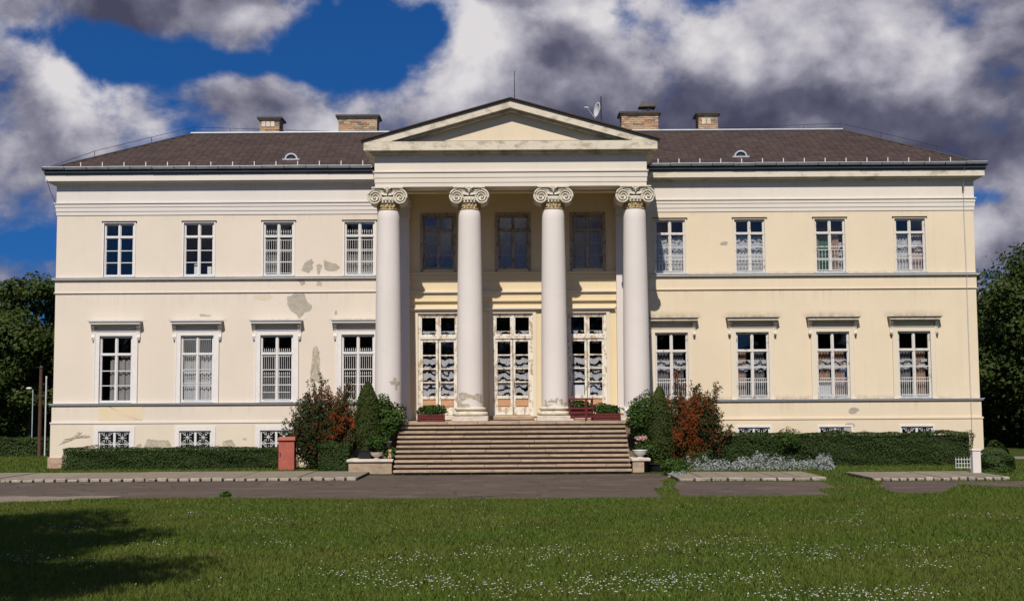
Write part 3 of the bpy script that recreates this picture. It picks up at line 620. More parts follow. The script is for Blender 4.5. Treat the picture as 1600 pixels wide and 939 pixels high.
patch('bare_patch', 0, 0, 0, 0, FL(.066), m2, H, 10, [(-17.62, .9), (-17.4, 1.1), (-17.1, 1.2), (-16.85, 1.4), (-16.7, 1.38), (-16.85, 1.28), (-16.45, 1.27), (-16.4, 1.2), (-16.9, 1.17), (-17.1, 1.08), (-17.35, 1.0)])
patch('bare_patch', 0, 0, 0, 0, FL(.066), m2, H, 11, [(-14.35, .7), (-14.25, .95), (-14.2, 1.12), (-13.95, 1.1), (-13.7, 1.06), (-13.4, 1.08), (-13.3, .95), (-13.2, .7)])
patch('bare_patch', -11.0, .85, .25, .22, FL(.066), m2, H, 12); patch('bare_patch', -10.4, 1.1, .07, .05, FL(.066), m2, H, 13); patch('bare_patch', -14.5, .85, .1, .09, FL(.066), m2, H, 14)
for k, (x, z, rx, rz, off) in enumerate([(8.35, 8.62, .16, .07, .006), (-6.9, 5.98, .04, .1, .006), (13.25, 2.05, .2, .12, .041), (13.05, 1.42, .22, .16, .066), (13.65, 1.2, .15, .08, .066), (-16.2, 1.05, .05, .04, .066)]):
    patch('bare_patch', x, z, rx, rz, FL(off), m1, H, 20+k)
patch('bare_patch', -15.3, 2.12, .8, .26, FL(.040), plaster('yellower_repair', (.67, .55, .38), .05), H, 30, [(-16.1, 2.4), (-14.4, 2.4), (-14.4, 1.84), (-16.1, 1.84)])

# ---- portico back wall
PY = -.4
DX = [(-3.66, -2.08), (-.76, .80), (2.14, 3.66)]; DZ = (1.95, 5.90)
PU = [-2.86, .05, 2.96]
PUZ = (7.62, 9.72)
wall('portico_wall', PL, PR, 1.72, 10.61, PY, [(a, c, *DZ) for a, c in DX] + [(x-.6, x+.6, *PUZ) for x in PU], Mt['cream_p'], .42)
for z0, z1, p, mm in ((6.10, 6.14, .05, 'cream_p'), (6.36, 6.42, .10, 'cream_p'), (6.42, 6.70, .05, 'cream_p'), (6.70, 6.75, .14, 'white'), (6.75, 7.16, .03, 'cream_p'), (7.16, 7.20, .07, 'cream_p'), (7.20, 7.42, .04, 'cream_p'), (7.42, 7.50, .11, 'cream_p')):
    MB().box(-3.97, 4.05, PY-p, PY+.1, z0, z1).build('wall_course', Mt[mm], H)
for x in PU:
    w = window(x, .597, PUZ[0]+.003, PUZ[1]-.003, PY, Mt['brownwin'], .55, 3)
    c = MB(); f = .10; c.box(x-.6-f, x-.596, PY-.04, PY+.03, 7.52, PUZ[1]+f).box(x+.596, x+.6+f, PY-.04, PY+.03, 7.52, PUZ[1]+f).box(x-.596, x+.596, PY-.04, PY+.03, PUZ[1]-.004, PUZ[1]+f); c.build('casing', Mt['brownwin'], w)
    if x != PU[0]: drape('curtain', w, x-.5, x+.5, 7.7, 9.1, PY+.3, Mt['net'], 6, .03, 5)
    else: drape('curtain', w, x+.04, x+.5, 7.7, 9.1, PY+.3, Mt['greyc'], 4, .02, 5)
for s, x0, x1 in ((-1, -4.80, -3.97), (1, 4.05, 4.86)):
    b = MB(); b.box(x0, x1, PY-.24, PY+.1, 2.25, 9.62).box(x0-.06, x1+.06, PY-.30, PY+.1, 1.79, 2.0).box(x0-.035, x1+.035, PY-.275, PY+.1, 2.0, 2.25)
    pl = b.build('pilaster', Mt['shaft'], H)
    MB().box(x0-.03, x1+.03, PY-.27, PY+.1, 9.62, 9.72).box(x0-.01, x1+.01, PY-.25, PY+.1, 9.72, 10.0).box(x0-.08, x1+.08, PY-.32, PY+.1, 10.0, 10.3).build('pilaster_capital', Mt['capital'], pl)
# doors
for di, (a, c) in enumerate(DX):
    z0, z1 = DZ; y = PY; mat = Mt['door']; b = MB(); f = .10; xm = (a+c)/2; zt = 4.98
    b.box(a+.003, a+f, y+.03, y+.16, z0, z1-.003).box(c-f, c-.003, y+.03, y+.16, z0, z1-.003).box(a+f, c-f, y+.03, y+.16, z1-f, z1-.003).box(a+f, c-f, y+.01, y+.16, zt-.07, zt+.05).box(xm-.05, xm+.05, y+.015, y+.16, zt+.05, z1-f)
    D = b.build('door', mat, H)
    cs = MB(); cf = .13; cs.box(a-cf, a+.004, y-.05, y+.03, z0-.05, z1+cf).box(c-.004, c+cf, y-.05, y+.03, z0-.05, z1+cf).box(a+.004, c-.004, y-.05, y+.03, z1-.004, z1+cf); cs.build('casing', Mt['trim_r'], D)
    k = MB(); k.box(a-.42, c+.34, y-.16, y+.02, 6.05, 6.10).box(a-.30, c+.22, y-.10, y+.02, 5.99, 6.05); k.build('door_cornice', Mt['corn_l'], D)
    for s in (-1, 1):
        xa, xb = (a+f, xm-.012) if s < 0 else (xm+.012, c-f)
        # top light
        ta, tb = (a+f, xm-.05) if s < 0 else (xm+.05, c-f)
        q = MB(); q.box(ta, ta+.05, y+.05, y+.12, zt+.05, z1-f).box(tb-.05, tb, y+.05, y+.12, zt+.05, z1-f).box(ta+.05, tb-.05, y+.05, y+.12, zt+.05, zt+.11).box(ta+.05, tb-.05, y+.05, y+.12, z1-f-.06, z1-f); q.build('top_light', mat, D)
        pane(None, D, ta+.05, tb-.05, zt+.11, z1-f-.06, y+.08)
        drape('lace_curtain', D, ta+.05, tb-.05, zt+.09, zt+.24, y+.16, Mt['lace_w'], 3, .02, di+s)
        q = MB(); st = .085; zb = z0+.02; ztop = zt-.08
        q.box(xa, xa+st, y+.05, y+.12, zb, ztop).box(xb-st, xb, y+.05, y+.12, zb, ztop); q.box(xa+st, xb-st, y+.05, y+.12, zb, zb+.30).box(xa+st, xb-st, y+.05, y+.12, ztop-.10, ztop)
        zp = zb+.62; q.box(xa+st, xb-st, y+.05, y+.12, zp, zp+.12); n = 4; h = (ztop-.10-zp-.12)/n
        for i in range(1, n): zz = zp+.12+i*h; q.box(xa+st, xb-st, y+.055, y+.115, zz-.025, zz+.025)
        lf = q.build('door_leaf', mat, D)
        MB().box(xa+st, xb-st, y+.085, y+.11, zb+.30, zp).build('door_panel', Mt['doorwood'], D)
        MB().box(xa+st+.03, xb-st-.03, y+.06, y+.086, zb+.34, zp-.05 if di != 0 else zp-.16).build('door_panel', Mt['doorwood'], D)
        for i in range(n):
            p0, p1 = zp+.12+i*h+(.025 if i else 0), zp+.12+(i+1)*h-(.025 if i < n-1 else 0)
            pane(None, D, xa+st, xb-st, p0, p1, y+.09)
            if di == 2 and s < 0 and i == 0: MB().box(xa+st+.02, xb-st-.02, y+.13, y+.16, p0, p1-.1).build('white_board', Mt['paint'], D); continue
            if i < 3: drape('lace_curtain', D, xa+st, xb-st, p0+.01, p1-.01, y+.14, Mt['lace_w'], 2, .012, i+di*3)
            else: drape('lace_curtain', D, xa+st, xb-st, p1-.07, p1, y+.14, Mt['lace_w'], 2, .012, i+di)
        if s > 0: MB().box(xa+.02, xa+.05, y-.0, y+.05, 3.05, 3.25).tube([(xa+.035, y+.0, 3.2), (xa+.14, y-.02, 3.2)], .012, 6).build('door_handle', Mt['dark'], D)
MB().box(-.78, .82, PY-.35, PY+.1, 1.79, 1.93).build('door_sill', Mt['step'], H, bevel=.015)
for a, c in (DX[0], DX[2]): MB().box(a-.05, c+.05, PY-.2, PY+.1, 1.79, 1.94).build('door_sill', Mt['pale'], H, bevel=.015)

# ---- columns
CX = [-4.565, -1.555, 1.545, 4.565]; CY = -2.9
def column(cx, idx):
    prof = []
    for i in range(25):
        t = i/24; r = .485-.075*t**1.7; prof.append((r, 2.27+(9.50-2.27)*t))
    prof += [(.40, 9.52), (.385, 9.54)]
    sh = MB().lathe(prof, cx, CY, 48).build('column', Mt['shaft'], H, 'a')
    bp = [(.62, 1.955)]
    for i in range(9): a = -math.pi/2+math.pi*i/8; bp.append((.575+.075*math.cos(a), 2.03+.075*math.sin(a)))
    bp += [(.52, 2.12), (.515, 2.16)]
    for i in range(9): a = -math.pi/2+math.pi*i/8; bp.append((.53+.05*math.cos(a), 2.215+.05*math.sin(a)))
    bp += [(.49, 2.275)]
    MB().lathe(bp, cx, CY, 40).build('column_base', Mt['pedi'], sh, 'a')
    b = MB().box(cx-.66, cx+.66, CY-.66, CY+.66, 1.765, 1.955); b.build('plinth', Mt['pale'], sh, bevel=.02)
    # capital
    MB().lathe([(.40, 9.53), (.43, 9.55), (.40, 9.575), (.395, 9.76), (.42, 9.78)], cx, CY, 40).build('necking', Mt['gold'], sh, 'a')
    o = MB()
    for i in range(20):
        a = 2*math.pi*i/20; x, y = cx+.405*math.cos(a), CY+.405*math.sin(a)
        if i % 2: o.ball((x, y, 9.67), .045, .045, .08, 6, 5)
        else:
            o.ball((x, y, 9.64), .030, .030, .045, 6, 4); o.ball((x, y, 9.72), .034, .034, .030, 6, 4)
    o.build('neck_ornament', Mt['gold'], sh, True)
    e = MB().lathe([(.42, 9.78), (.46, 9.80), (.42, 9.82), (.50, 9.93), (.50, 9.98), (.45, 10.0)], cx, CY, 40)
    for i in range(24):
        a = 2*math.pi*i/24; e.ball((cx+.475*math.cos(a), CY+.475*math.sin(a), 9.89), .045, .045, .055, 6, 4)
    e.build('echinus', Mt['capital'], sh, True)
    v = MB()
    for s in (-1, 1):
        vx, vz, vr = cx+s*.455, 10.0, .275
        # bolster between the two faces: a drum that is waisted in the middle
        n = 24; st = len(v.v); ys = np.linspace(-.44, .44, 9)
        for y in ys:
            q = vr*.93*(.78+.22*abs(y/.44)**1.6)
            for j in range(n): a = 2*math.pi*j/n; v.v.append((vx+q*math.cos(a), CY+y, vz+q*math.sin(a)))
        for i in range(8):
            for j in range(n): k = (j+1) % n; v.f.append((st+i*n+j, st+i*n+k, st+(i+1)*n+k, st+(i+1)*n+j))
        v.f.append(tuple(st+j for j in range(n))); v.f.append(tuple(st+8*n+j for j in reversed(range(n))))
        for fy in (-1, 1):
            pts = []; K = 64
            for i in range(K):
                t = i/(K-1); a = math.pi/2-s*t*2*math.pi*2.6; q = vr*(1-t)**.85*.9+.03; pts.append((vx+q*math.cos(a), CY+fy*(.45+.03*t), vz+q*math.sin(a)))
            v.tube(pts, .036, 6, .017)
            v.ball((vx, CY+fy*.47, vz), .035, .035, .035, 8, 6)
    v.build('volute', Mt['capital'], sh, True)
    # canalis: sagging channel that ties the scrolls together
    cbn = MB(); n = 16
    for fy in (-1, 1):
        up, lo = [], []
        for i in range(n+1):
            t = i/n*2-1; x = cx+t*.455; sag = .085*(1-t*t); up.append((x, 10.275-sag*.75)); lo.append((x, 10.275-.11-sag*1.25+.03*t*t))
        y0, y1 = (CY-.44, CY-.2) if fy < 0 else (CY+.2, CY+.44)
        cbn.prism(lo+up[::-1], y0, y1)
        cbn.tube([(x, y0 if fy < 0 else y1, z) for x, z in up], .024, 5); cbn.tube([(x, y0 if fy < 0 else y1, z) for x, z in lo], .020, 5)
    cbn.build('canalis', Mt['capital'], sh, False)
    ab = MB().box(cx-.54, cx+.54, CY-.47, CY+.47, 10.275, 10.32).box(cx-.58, cx+.58, CY-.51, CY+.51, 10.32, 10.368); ab.build('abacus', Mt['capital'], sh)
    fl = MB(); fl.ball((cx, CY-.52, 10.25), .05, .04, .05, 8, 6)
    for s in (-1, 1):
        fl.tube([(cx+s*.02, CY-.5, 10.24), (cx+s*.09, CY-.54, 10.29), (cx+s*.16, CY-.54, 10.33), (cx+s*.12, CY-.53, 10.26)], .028, 5, .015)
    fl.ball((cx, CY-.53, 10.17), .03, .03, .05, 6, 5); fl.build('flower', Mt['capital'], sh, True)
    cyl = lambda off: (lambda u, z: (cx+(.485+off-.075*((z-2.27)/7.23 if z > 2.27 else 0)**1.7)*math.sin(u), CY-(.485+off-.075*((z-2.27)/7.23 if z > 2.27 else 0)**1.7)*math.cos(u), z))
    if idx == 1:
        patch('bare_patch', 0, 0, 0, 0, cyl(.004), m2, sh, 41, [(-.95, 2.62), (-.9, 2.8), (-.6, 2.83), (0, 2.74), (.3, 2.70), (.6, 2.78), (1.2, 2.72), (1.2, 2.42), (.9, 2.45), (.6, 2.62), (.35, 2.56), (-.1, 2.62), (-.4, 2.66), (-.6, 2.5)], 0)
        patch('bare_patch', 0, 0, 0, 0, cyl(.005), m2, sh, 42, [(-1.1, 2.29), (-1.1, 2.45), (-.85, 2.55), (-.5, 2.35), (-.1, 2.4), (.1, 2.29)], 0)
    if idx == 0: patch('bare_patch', 0, 0, 0, 0, cyl(.004), m2, sh, 43, [(.15, 3.22), (.45, 3.25), (.5, 3.4), (.72, 3.36), (.75, 3.22), (1.1, 3.25), (1.1, 3.12), (.85, 3.1), (.8, 2.9), (.66, 2.9), (.64, 3.1), (.3, 3.12)], 0)
    if idx == 2:
        for k, (u, z, ru, rz) in enumerate([(-.75, 2.44, .12, .09), (-.25, 2.48, .22, .08), (.1, 2.5, .1, .1), (.5, 2.46, .18, .09), (.9, 2.38, .2, .06), (-.6, 2.33, .3, .04)]): patch('bare_patch', u, z, ru, rz, cyl(.004), m2, sh, 50+k, None, .5)
for i, x in enumerate(CX): column(x, i)

# ---- portico entablature, ceiling, pediment
EX0, EX1, EY = -5.02, 4.98, -3.35
def ring(name, z0, z1, p, mat, th=.88):              # a course round the three open sides of the portico
    b = MB(); b.box(EX0-p, EX1+p, EY-p, EY+th, z0, z1); b.box(EX0-p, EX0+th, EY+th, -.03, z0, z1); b.box(EX1-th, EX1+p, EY+th, -.03, z0, z1); return b.build(name, mat, H)
ew = plaster('portico_entablature', (.65, .585, .505), .05)
ring('portico_architrave', 10.37, 10.52, 0, ew); ring('portico_architrave', 10.52, 10.70, .018, ew); ring('portico_architrave', 10.70, 10.90, .036, ew); ring('portico_taenia', 10.90, 10.945, .075, ew); ring('portico_frieze', 10.945, 11.50, .015, ew)
ring('portico_bed_mould', 11.50, 11.58, .08, Mt['pedi']); ring('portico_bed_mould', 11.58, 11.66, .17, Mt['pedi'])
PX0, PX1, PYF = EX0-.38, EX1+.38, EY-.38
MB().box(PX0, PX1, PYF, 0.5, 11.66, 11.98).build('portico_cornice', Mt['pedi'], H)
b = MB().box(EX0+.87, EX1-.87, EY+.87, -.03, 10.62, 10.7); b.box(EX0+.87, EX1-.87, -1.9, -1.5, 10.40, 10.615); b.build('portico_ceiling', Mt['cream_p'], H)
AX, AZ = -.02, 13.50                                # apex of the raking cornice
def rake(z_in, z_out, y0, y1, name, mat, ext=0.):    # the two raking members between offsets below the outer line
    hw = PX1-AX+ext; sl = (AZ-11.985)/(PX1-AX)
    for s in (-1, 1):
        xe = AX+s*hw
        zo_a, zo_e = AZ+z_out, AZ-sl*hw+z_out; zi_a, zi_e = AZ+z_in, AZ-sl*hw+z_in
        if z_in < -.2:                               # fascia dies onto the horizontal cornice
            xi = AX+s*(AZ+z_in-11.985)/sl; p = [(xe, 11.985), (xe, max(zo_e, 11.99)), (AX, zo_a), (AX, zi_a), (xi, 11.985)]
        else: p = [(xe, zi_e), (xe, zo_e), (AX, zo_a), (AX, zi_a)]
        if s > 0: p = p[::-1]
        MB().prism(p, y0, y1).build(name, mat, H)
rake(-.27, 0, PYF+.002, PYF+.5, 'raking_cornice', Mt['pedi'])
rake(-.37, -.26, PYF+.20, PYF+.5, 'raking_moulding', Mt['pedi'])
rake(0.0, .05, PYF-.05, 5.0, 'pediment_roof_edge', Mt['tin'], .06)
rake(.052, .095, PYF-.09, 5.0, 'pediment_roof', Mt['slate'], .10)
MB().prism([(PX0+.2, 11.981), (PX1-.2, 11.981), (AX, 13.42)], EY+.02, EY+.3).build('tympanum', Mt['cream_r'], H)
MB().box(-4.35, 4.3, PYF+.03, PYF+.3, 11.981, 12.0).build('pediment_flashing', Mt['dark'], H)

# ---- main roof
RX0, RX1, RY, RZ = -13.86, 14.37, 5.1, 14.2
E0, E1, EZ, EF, EB = XL-.45, XR+.45, 11.60, -.45, 10.65
rf = MB(); rf.v = [(E0, EF, EZ), (E1, EF, EZ), (E1, EB, EZ), (E0, EB, EZ), (RX0, RY, RZ), (RX1, RY, RZ)]; rf.f = [(0, 1, 5, 4), (1, 2, 5), (2, 3, 4, 5), (3, 0, 4), (3, 2, 1, 0)]
ROOF = rf.build('roof', Mt['slate'], H)
def slates():
    V, F = [], []; Lr = math.hypot(RY-EF, RZ-EZ); rows = int(Lr/.20); nv = Vector((0, -(RZ-EZ), RY-EF)).normalized(); k = 0
    for i in range(rows):
        s0, s1 = i/rows, (i+1.25)/rows; 
        if s1 > 1: s1 = 1
        xa = E0+(RX0-E0)*s0; xb = E1+(RX1-E1)*s0; xc = E0+(RX0-E0)*s1; xd = E1+(RX1-E1)*s1
        x = xa+(.15 if i % 2 else 0)+rng.random()*.05
        while x < xb-.06:
            w = .30; x1 = min(x+w-.012, xb); a = max(x, xc); c = min(x1, xd)
            if c > a+.03:
                j = rng.uniform(-.004, .004); lift = .022+rng.uniform(0, .008)
                P = lambda xx, s, h: (xx, EF+(RY-EF)*s+nv.y*h, EZ+(RZ-EZ)*s+nv.z*h)
                V += [P(x, s0, lift+j), P(x1, s0, lift+j), P(c, s1, .006), P(a, s1, .006), P(x, s0, .001), P(x1, s0, .001)]
                F += [(k, k+1, k+2, k+3), (k+4, k+5, k+1, k)]; k += 6
            x += w
    return np_mesh('slate_courses', V, F)
so_ = link('slate_courses', slates(), Mt['slate'], ROOF); so_['kind'] = 'stuff'
MB().box(RX0-.1, RX1+.1, RY-.16, RY+.16, RZ-.03, RZ+.05).build('ridge_cap', Mt['zincw'], ROOF, bevel=.03)
for (rx, ex) in ((RX0, E0), (RX1, E1)): MB().tube([(rx, RY, RZ+.02), (ex, EF, EZ+.02)], .05, 6).build('hip_cap', Mt['tin'], ROOF)
for sgn, rx, ex in ((1, RX0, E0), (-1, RX1, E1)):
    cab = MB(); P0, P1 = Vector((rx, RY, RZ)), Vector((ex, EF, EZ)); pts = []
    for t, hgt in ((0, .3), (.3, .30), (.68, .28), (1, .05)):
        q = P0.lerp(P1, t); pts.append((q.x, q.y, q.z+hgt)); cab.tube([(q.x, q.y, q.z), (q.x, q.y, q.z+hgt)], .012, 4)
    pts2 = [pts[0]]
    for i in range(1, 5):
        q = (rx+sgn*i*1.6, RY, RZ+.3-.06*i); pts2.append(q); cab.tube([(q[0], RY, RZ), q], .010, 4)
    cab.tube(pts, .010, 4); cab.tube(pts2, .010, 4); cab.build('lightning_cable', Mt['dark'], ROOF)
MB().tube([(17.75, -.46, 11.5), (17.78, -.16, 10.9), (17.8, -.16, 7.45), (17.8, -.16, 2.6), (17.8, -.12, 1.0)], .007, 5).build('conductor_cable', Mt['zinc'], H)
MB().box(17.77, 17.83, -.10, -.0, 10.62, 10.85).build('cable_clamp', Mt['dark'], H)
MB().tube([(-18.2, -.4, 11.25), (-18.1, -.25, 10.8), (-17.95, -.13, 10.4)], .012, 5).build('conductor_cable', Mt['dark'], H)
# gutters in sections, snow hooks
for x0, x1, n in ((XL-.42, EX0-.42, 15), (EX1+.42, XR+.42, 16)):
    w = (x1-x0)/n
    for i in range(n):
        b = MB(); a = x0+i*w; c = a+w-.012; K = 10; r = .088+rng.uniform(-.003, .003); zc = 11.70+rng.uniform(-.008, .008)
        pr = [(-.52+r*math.cos(t), zc+r*math.sin(t)) for t in np.linspace(-math.pi, 0, K)]; pr += [(-.52+(r-.012)*math.cos(t), zc+.0+(r-.012)*math.sin(t)) for t in np.linspace(0, -math.pi, K)]
        b.xprism(pr, a, c); b.tube([(a, -.52-r, zc), (c, -.52-r, zc)], .016, 6); b.build('gutter_section', Mt['zinc'], H, False)
        st = MB(); pr = [(-.52+(r+.008)*math.cos(t), zc+(r+.008)*math.sin(t)) for t in np.linspace(-math.pi, 0, K)]+[(-.52+(r+.002)*math.cos(t), zc+(r+.002)*math.sin(t)) for t in np.linspace(0, -math.pi, K)]
        st.xprism(pr, a-.018, a+.012); st.build('gutter_strap', Mt['dark'], H)
        hx = a+w*.5
        if E0+1.2 < hx < E1-1.2:
            yy = .05; zz = EZ+(RZ-EZ)*(yy-EF)/(RY-EF)
            MB().box(hx-.017, hx+.017, yy-.02, yy+.02, zz, zz+.17).build('snow_hook', Mt['paint'], H)
def eyebrow(x):
    yy = .9; zz = EZ+(RZ-EZ)*(yy-EF)/(RY-EF); b = MB(); n = 12
    pr = [(x+.26*math.cos(t), zz+.02+.24*math.sin(t)) for t in np.linspace(0, math.pi, n)]; pi_ = [(x+.20*math.cos(t), zz+.02+.18*math.sin(t)) for t in np.linspace(math.pi, 0, n)]
    b.prism(pr+pi_, yy-.06, yy+.6); b.box(x-.34, x+.34, yy-.09, yy-.02, zz-.03, zz+.02); v = b.build('roof_vent', Mt['zinc'], H)
    g = MB(); g.prism([(x+.2*math.cos(t), zz+.02+.18*math.sin(t)) for t in np.linspace(0, math.pi, n)], yy+.0, yy+.02)
    for k in range(-2, 3): g.tube([(x, yy-.02, zz+.02), (x+.19*math.sin(k*.5), yy-.02, zz+.02+.17*math.cos(k*.5))], .012, 4)
    g.build('vent_louvre', Mt['tin'], v)
eyebrow(-8.85); eyebrow(9.24)
# chimneys of single bricks
def chimney(x0, x1, zt, y0=5.6, y1=6.5, white=.0, capo=.12):
    z0 = 13.6; V, F = [], []; core = MB().box(x0+.02, x1-.02, y0+.02, y1-.02, z0, zt-.1).build('chimney', Mt['pale'], H)
    bw = MB(); ch = .085; r = 0; z = z0+.3
    while z < zt-.13:
        for (a0, a1, ax) in ((x0, x1, 0), (y0, y1, 1)):
            a = a0-(.13 if r % 2 else 0)
            while a < a1:
                p, q = max(a, a0), min(a+.235, a1)
                if q-p > .05:
                    o = rng.uniform(-.008, .008)
                    if ax == 0: bw.box(p, q, y0-o-.004, y0+.06, z, z+ch-.016)
                    else:
                        bw.box(x0-o-.004, x0+.06, p+.07, q, z, z+ch-.016); bw.box(x1-.06, x1+o+.004, p+.07, q, z, z+ch-.016)
                a += .25
        z += ch; r += 1
    o = bw.build('brickwork', Mt['brick'], core); o['kind'] = 'stuff'
    c = MB(); c.box(x0-.04, x1+.04, y0-.04, y1+.04, zt-.12, zt-.07); c.build('cap_course', Mt['pale'], core)
    c = MB(); c.box(x0-capo, x1+capo, y0-capo, y1+capo, zt-.07, zt+.01); 
    n = int((x1-x0)/.2)+2
    c.build('chimney_cap', Mt['tin'], core)
    return core
c1 = chimney(-11.06, -10.2, 15.03); c2 = chimney(-7.6, -5.9, 15.1); c3 = chimney(4.88, 6.5, 15.17); c4 = chimney(8.27, 9.12, 15.12)
for c, xs in ((c1, (-10.98, -10.78, -10.58)), (c4, (8.42, 8.64))):
    for x in xs: MB().box(x, x+.16, 5.585, 5.6, 14.62, 14.85).build('plaster_panel', Mt['pale'], c)
cw = MB(); cw.tube([(6.1, 6.05, 15.18), (6.1, 6.05, 15.42)], .10, 10); co = cw.build('flue', Mt['zincw'], c3)
cw = MB(); cw.v = [(5.66, 5.75, 15.44), (6.42, 5.75, 15.44), (6.42, 6.35, 15.44), (5.66, 6.35, 15.44), (5.80, 5.8, 15.72), (6.42, 5.75, 15.52), (6.42, 6.35, 15.52), (5.80, 6.3, 15.72)]
cw.f = [(0, 1, 5, 4), (1, 2, 6, 5), (2, 3, 7, 6), (3, 0, 4, 7), (4, 5, 6, 7), (3, 2, 1, 0)]; cw.build('flue_cowl', Mt['tin'], c3)
MB().tube([(5.85, 5.9, 15.18), (5.85, 5.9, 15.46)], .02, 5).tube([(6.32, 5.9, 15.18), (6.32, 5.9, 15.46)], .02, 5).build('cowl_stay', Mt['dark'], c3)
MB().tube([(.14, -3.3, 13.5), (.14, -3.3, 14.70)], .022, 6, .012).build('lightning_rod', Mt['dark'], H)
# satellite dish on its mast (rests on the roof: a thing of its own)
SD = empty('satellite_dish', (3.62, 1.0, 12.7)); tag(SD, 'white satellite dish seen edge-on beside a dark mast on the roof', 'satellite dish')
MB().tube([(.03, 0, 0), (.03, 0, 2.05)], .03, 6).build('mast', Mt['dark'], SD)
d = MB(); n = 20; rows = 5; ax = Vector((-.93, -.36, .12)).normalized(); a_ = ax.cross(Vector((0, 0, 1))).normalized(); b_ = ax.cross(a_)
cen = Vector((-.16, -.05, 1.5)); d.v.append(tuple(cen-ax*.10))
for k in range(1, rows+1):
    q = .31*k/rows
    for j in range(n): g = 2*math.pi*j/n; d.v.append(tuple(cen-ax*.10*(1-(k/rows)**2)+(a_*math.cos(g)*.92+b_*math.sin(g))*q))
for j in range(n): d.f.append((0, 1+j, 1+(j+1) % n))
for k in range(rows-1):
    for j in range(n): d.f.append((1+k*n+j, 1+(k+1)*n+j, 1+(k+1)*n+(j+1) % n, 1+k*n+(j+1) % n))
do = d.build('reflector', Mt['dish'], SD, True); sm = do.modifiers.new('s', 'SOLIDIFY'); sm.thickness = .02
MB().tube([tuple(cen-b_*-.38), tuple(cen+ax*.42)], .012, 5).tube([tuple(cen+ax*.36), tuple(cen+ax*.52)], .035, 8).build('receiver_arm', Mt['dish'], SD)
MB().tube([(.03, 0, 1.5), tuple(cen-ax*.1)], .03, 6).build('bracket', Mt['dark'], SD)

# ------------------------------------------------------------------ steps and terrace
ST = empty('front_staircase', (0, -6.3, 0)); tag(ST, 'broad worn brown stone staircase rising to the portico doors', 'staircase')
ST.location = (0, 0, 0)
NS, TOP, Y1, Y0 = 11, 1.76, -3.75, -6.25; SX0, SX1 = -4.08, 4.04
rg = random.Random(11); tr_ = (Y1-Y0)/(NS-1); rs = TOP/NS
core = MB()
for i in range(NS-1): core.box(SX0+.06, SX1-.06, Y0+i*tr_+.11, Y0+(i+1)*tr_+.11, 0, rs*(i+1)-.05)
core.box(PL-.55, PR+.55, Y1+.1, -.1, 0, TOP-.05); core.build('stair_core', plain('stair_riser_shade', (.17, .125, .09), .9, .25, 5), ST)  # riser colour darkened to deepen the shadow lines under the nosings
for i in range(NS):
    y0 = Y0+i*tr_; zt = rs*(i+1); x = SX0
    if i == NS-1: break
    while x < SX1-.05:
        w = rg.uniform(1.1, 2.4)
        if SX1-x-w < .7: w = SX1-x
        MB().box(x+.004, x+w-.004, y0+rg.uniform(-.012, .012), y0+tr_+.16, zt-.078, zt+rg.uniform(-.006, .004)).build('step_slab', Mt['step'], ST, bevel=.014)
        x += w
x = PL-.6
while x < PR+.55:
    w = rg.uniform(1.0, 1.7)
    if PR+.6-x-w < .6: w = PR+.6-x
    for ya, yb in ((Y1, -2.5), (-2.49, -1.3), (-1.29, -.42)): MB().box(x+.004, x+w-.004, ya, yb, TOP-.10, TOP+rg.uniform(-.003, .003)).build('terrace_slab', Mt['step'], ST, bevel=.012)
    x += w
mat_ = MB(); mat_.box(-.5, .25, -1.95, -1.45, TOP+.004, TOP+.03); tag(mat_.build('doormat', plain('grey_mat', (.10, .09, .085), .95, .3, 20)), 'flat grey doormat in front of the middle door', 'doormat')
# pedestals at the foot of the steps
p = empty('stone_pedestal', (-4.9, -5.1, 0)); tag(p, 'low wide brown stone pedestal left of the staircase, under the black pot', 'pedestal', 'pedestals beside the steps')
MB().box(-.78, .72, -.42, .9, 0, .42).build('block', Mt['step'], p, bevel=.02); MB().box(-.84, .76, -.48, .95, .42, .51).build('coping', Mt['pale'], p, bevel=.02)
p = empty('stone_pedestal', (4.32, -5.35, 0)); tag(p, 'small square stone pedestal at the right foot of the staircase', 'pedestal', 'pedestals beside the steps')
MB().box(-.2, .2, -.25, .9, 0, .40).build('block', Mt['step'], p, bevel=.02); MB().box(-.24, .42, -.29, .9, .40, .5).build('coping', Mt['pale'], p, bevel=.02)

# ------------------------------------------------------------------ plants
def quads(C, Nn, S, asp=.55, jit=.5):
    """rhombic leaves: centres C, rough normals Nn, lengths S"""
    n = len(C); Nn = Nn+rng.normal(0, jit, (n, 3)); Nn /= np.linalg.norm(Nn, axis=1)[:, None]+1e-9
    T = np.cross(Nn, rng.normal(0, 1, (n, 3))); T /= np.linalg.norm(T, axis=1)[:, None]+1e-9; B = np.cross(Nn, T); S = S[:, None]
    V = np.empty((n, 4, 3)); V[:, 0] = C-T*S*.5; V[:, 1] = C+B*S*.5*asp+Nn*S*.08; V[:, 2] = C+T*S*.5; V[:, 3] = C-B*S*.5*asp+Nn*S*.08
    return V.reshape(-1, 3), np.arange(n*4).reshape(-1, 4)
def leaves(name, C, Nn, S, mat, parent, asp=.55, jit=.5):
    V, F = quads(C, Nn, S, asp, jit); return link(name, np_mesh(name, V, F), mat, parent)
def lumps(P, a, sc, seed):                            # cheap smooth 3-D wobble
    rg = np.random.default_rng(seed); o = np.zeros(len(P))
    for k in range(7):
        d = rg.normal(0, 1, 3); d /= np.linalg.norm(d); o += np.sin(P@d*sc*(1+.45*k)+rg.random()*6.28)/(1+.35*k)
    return o*a
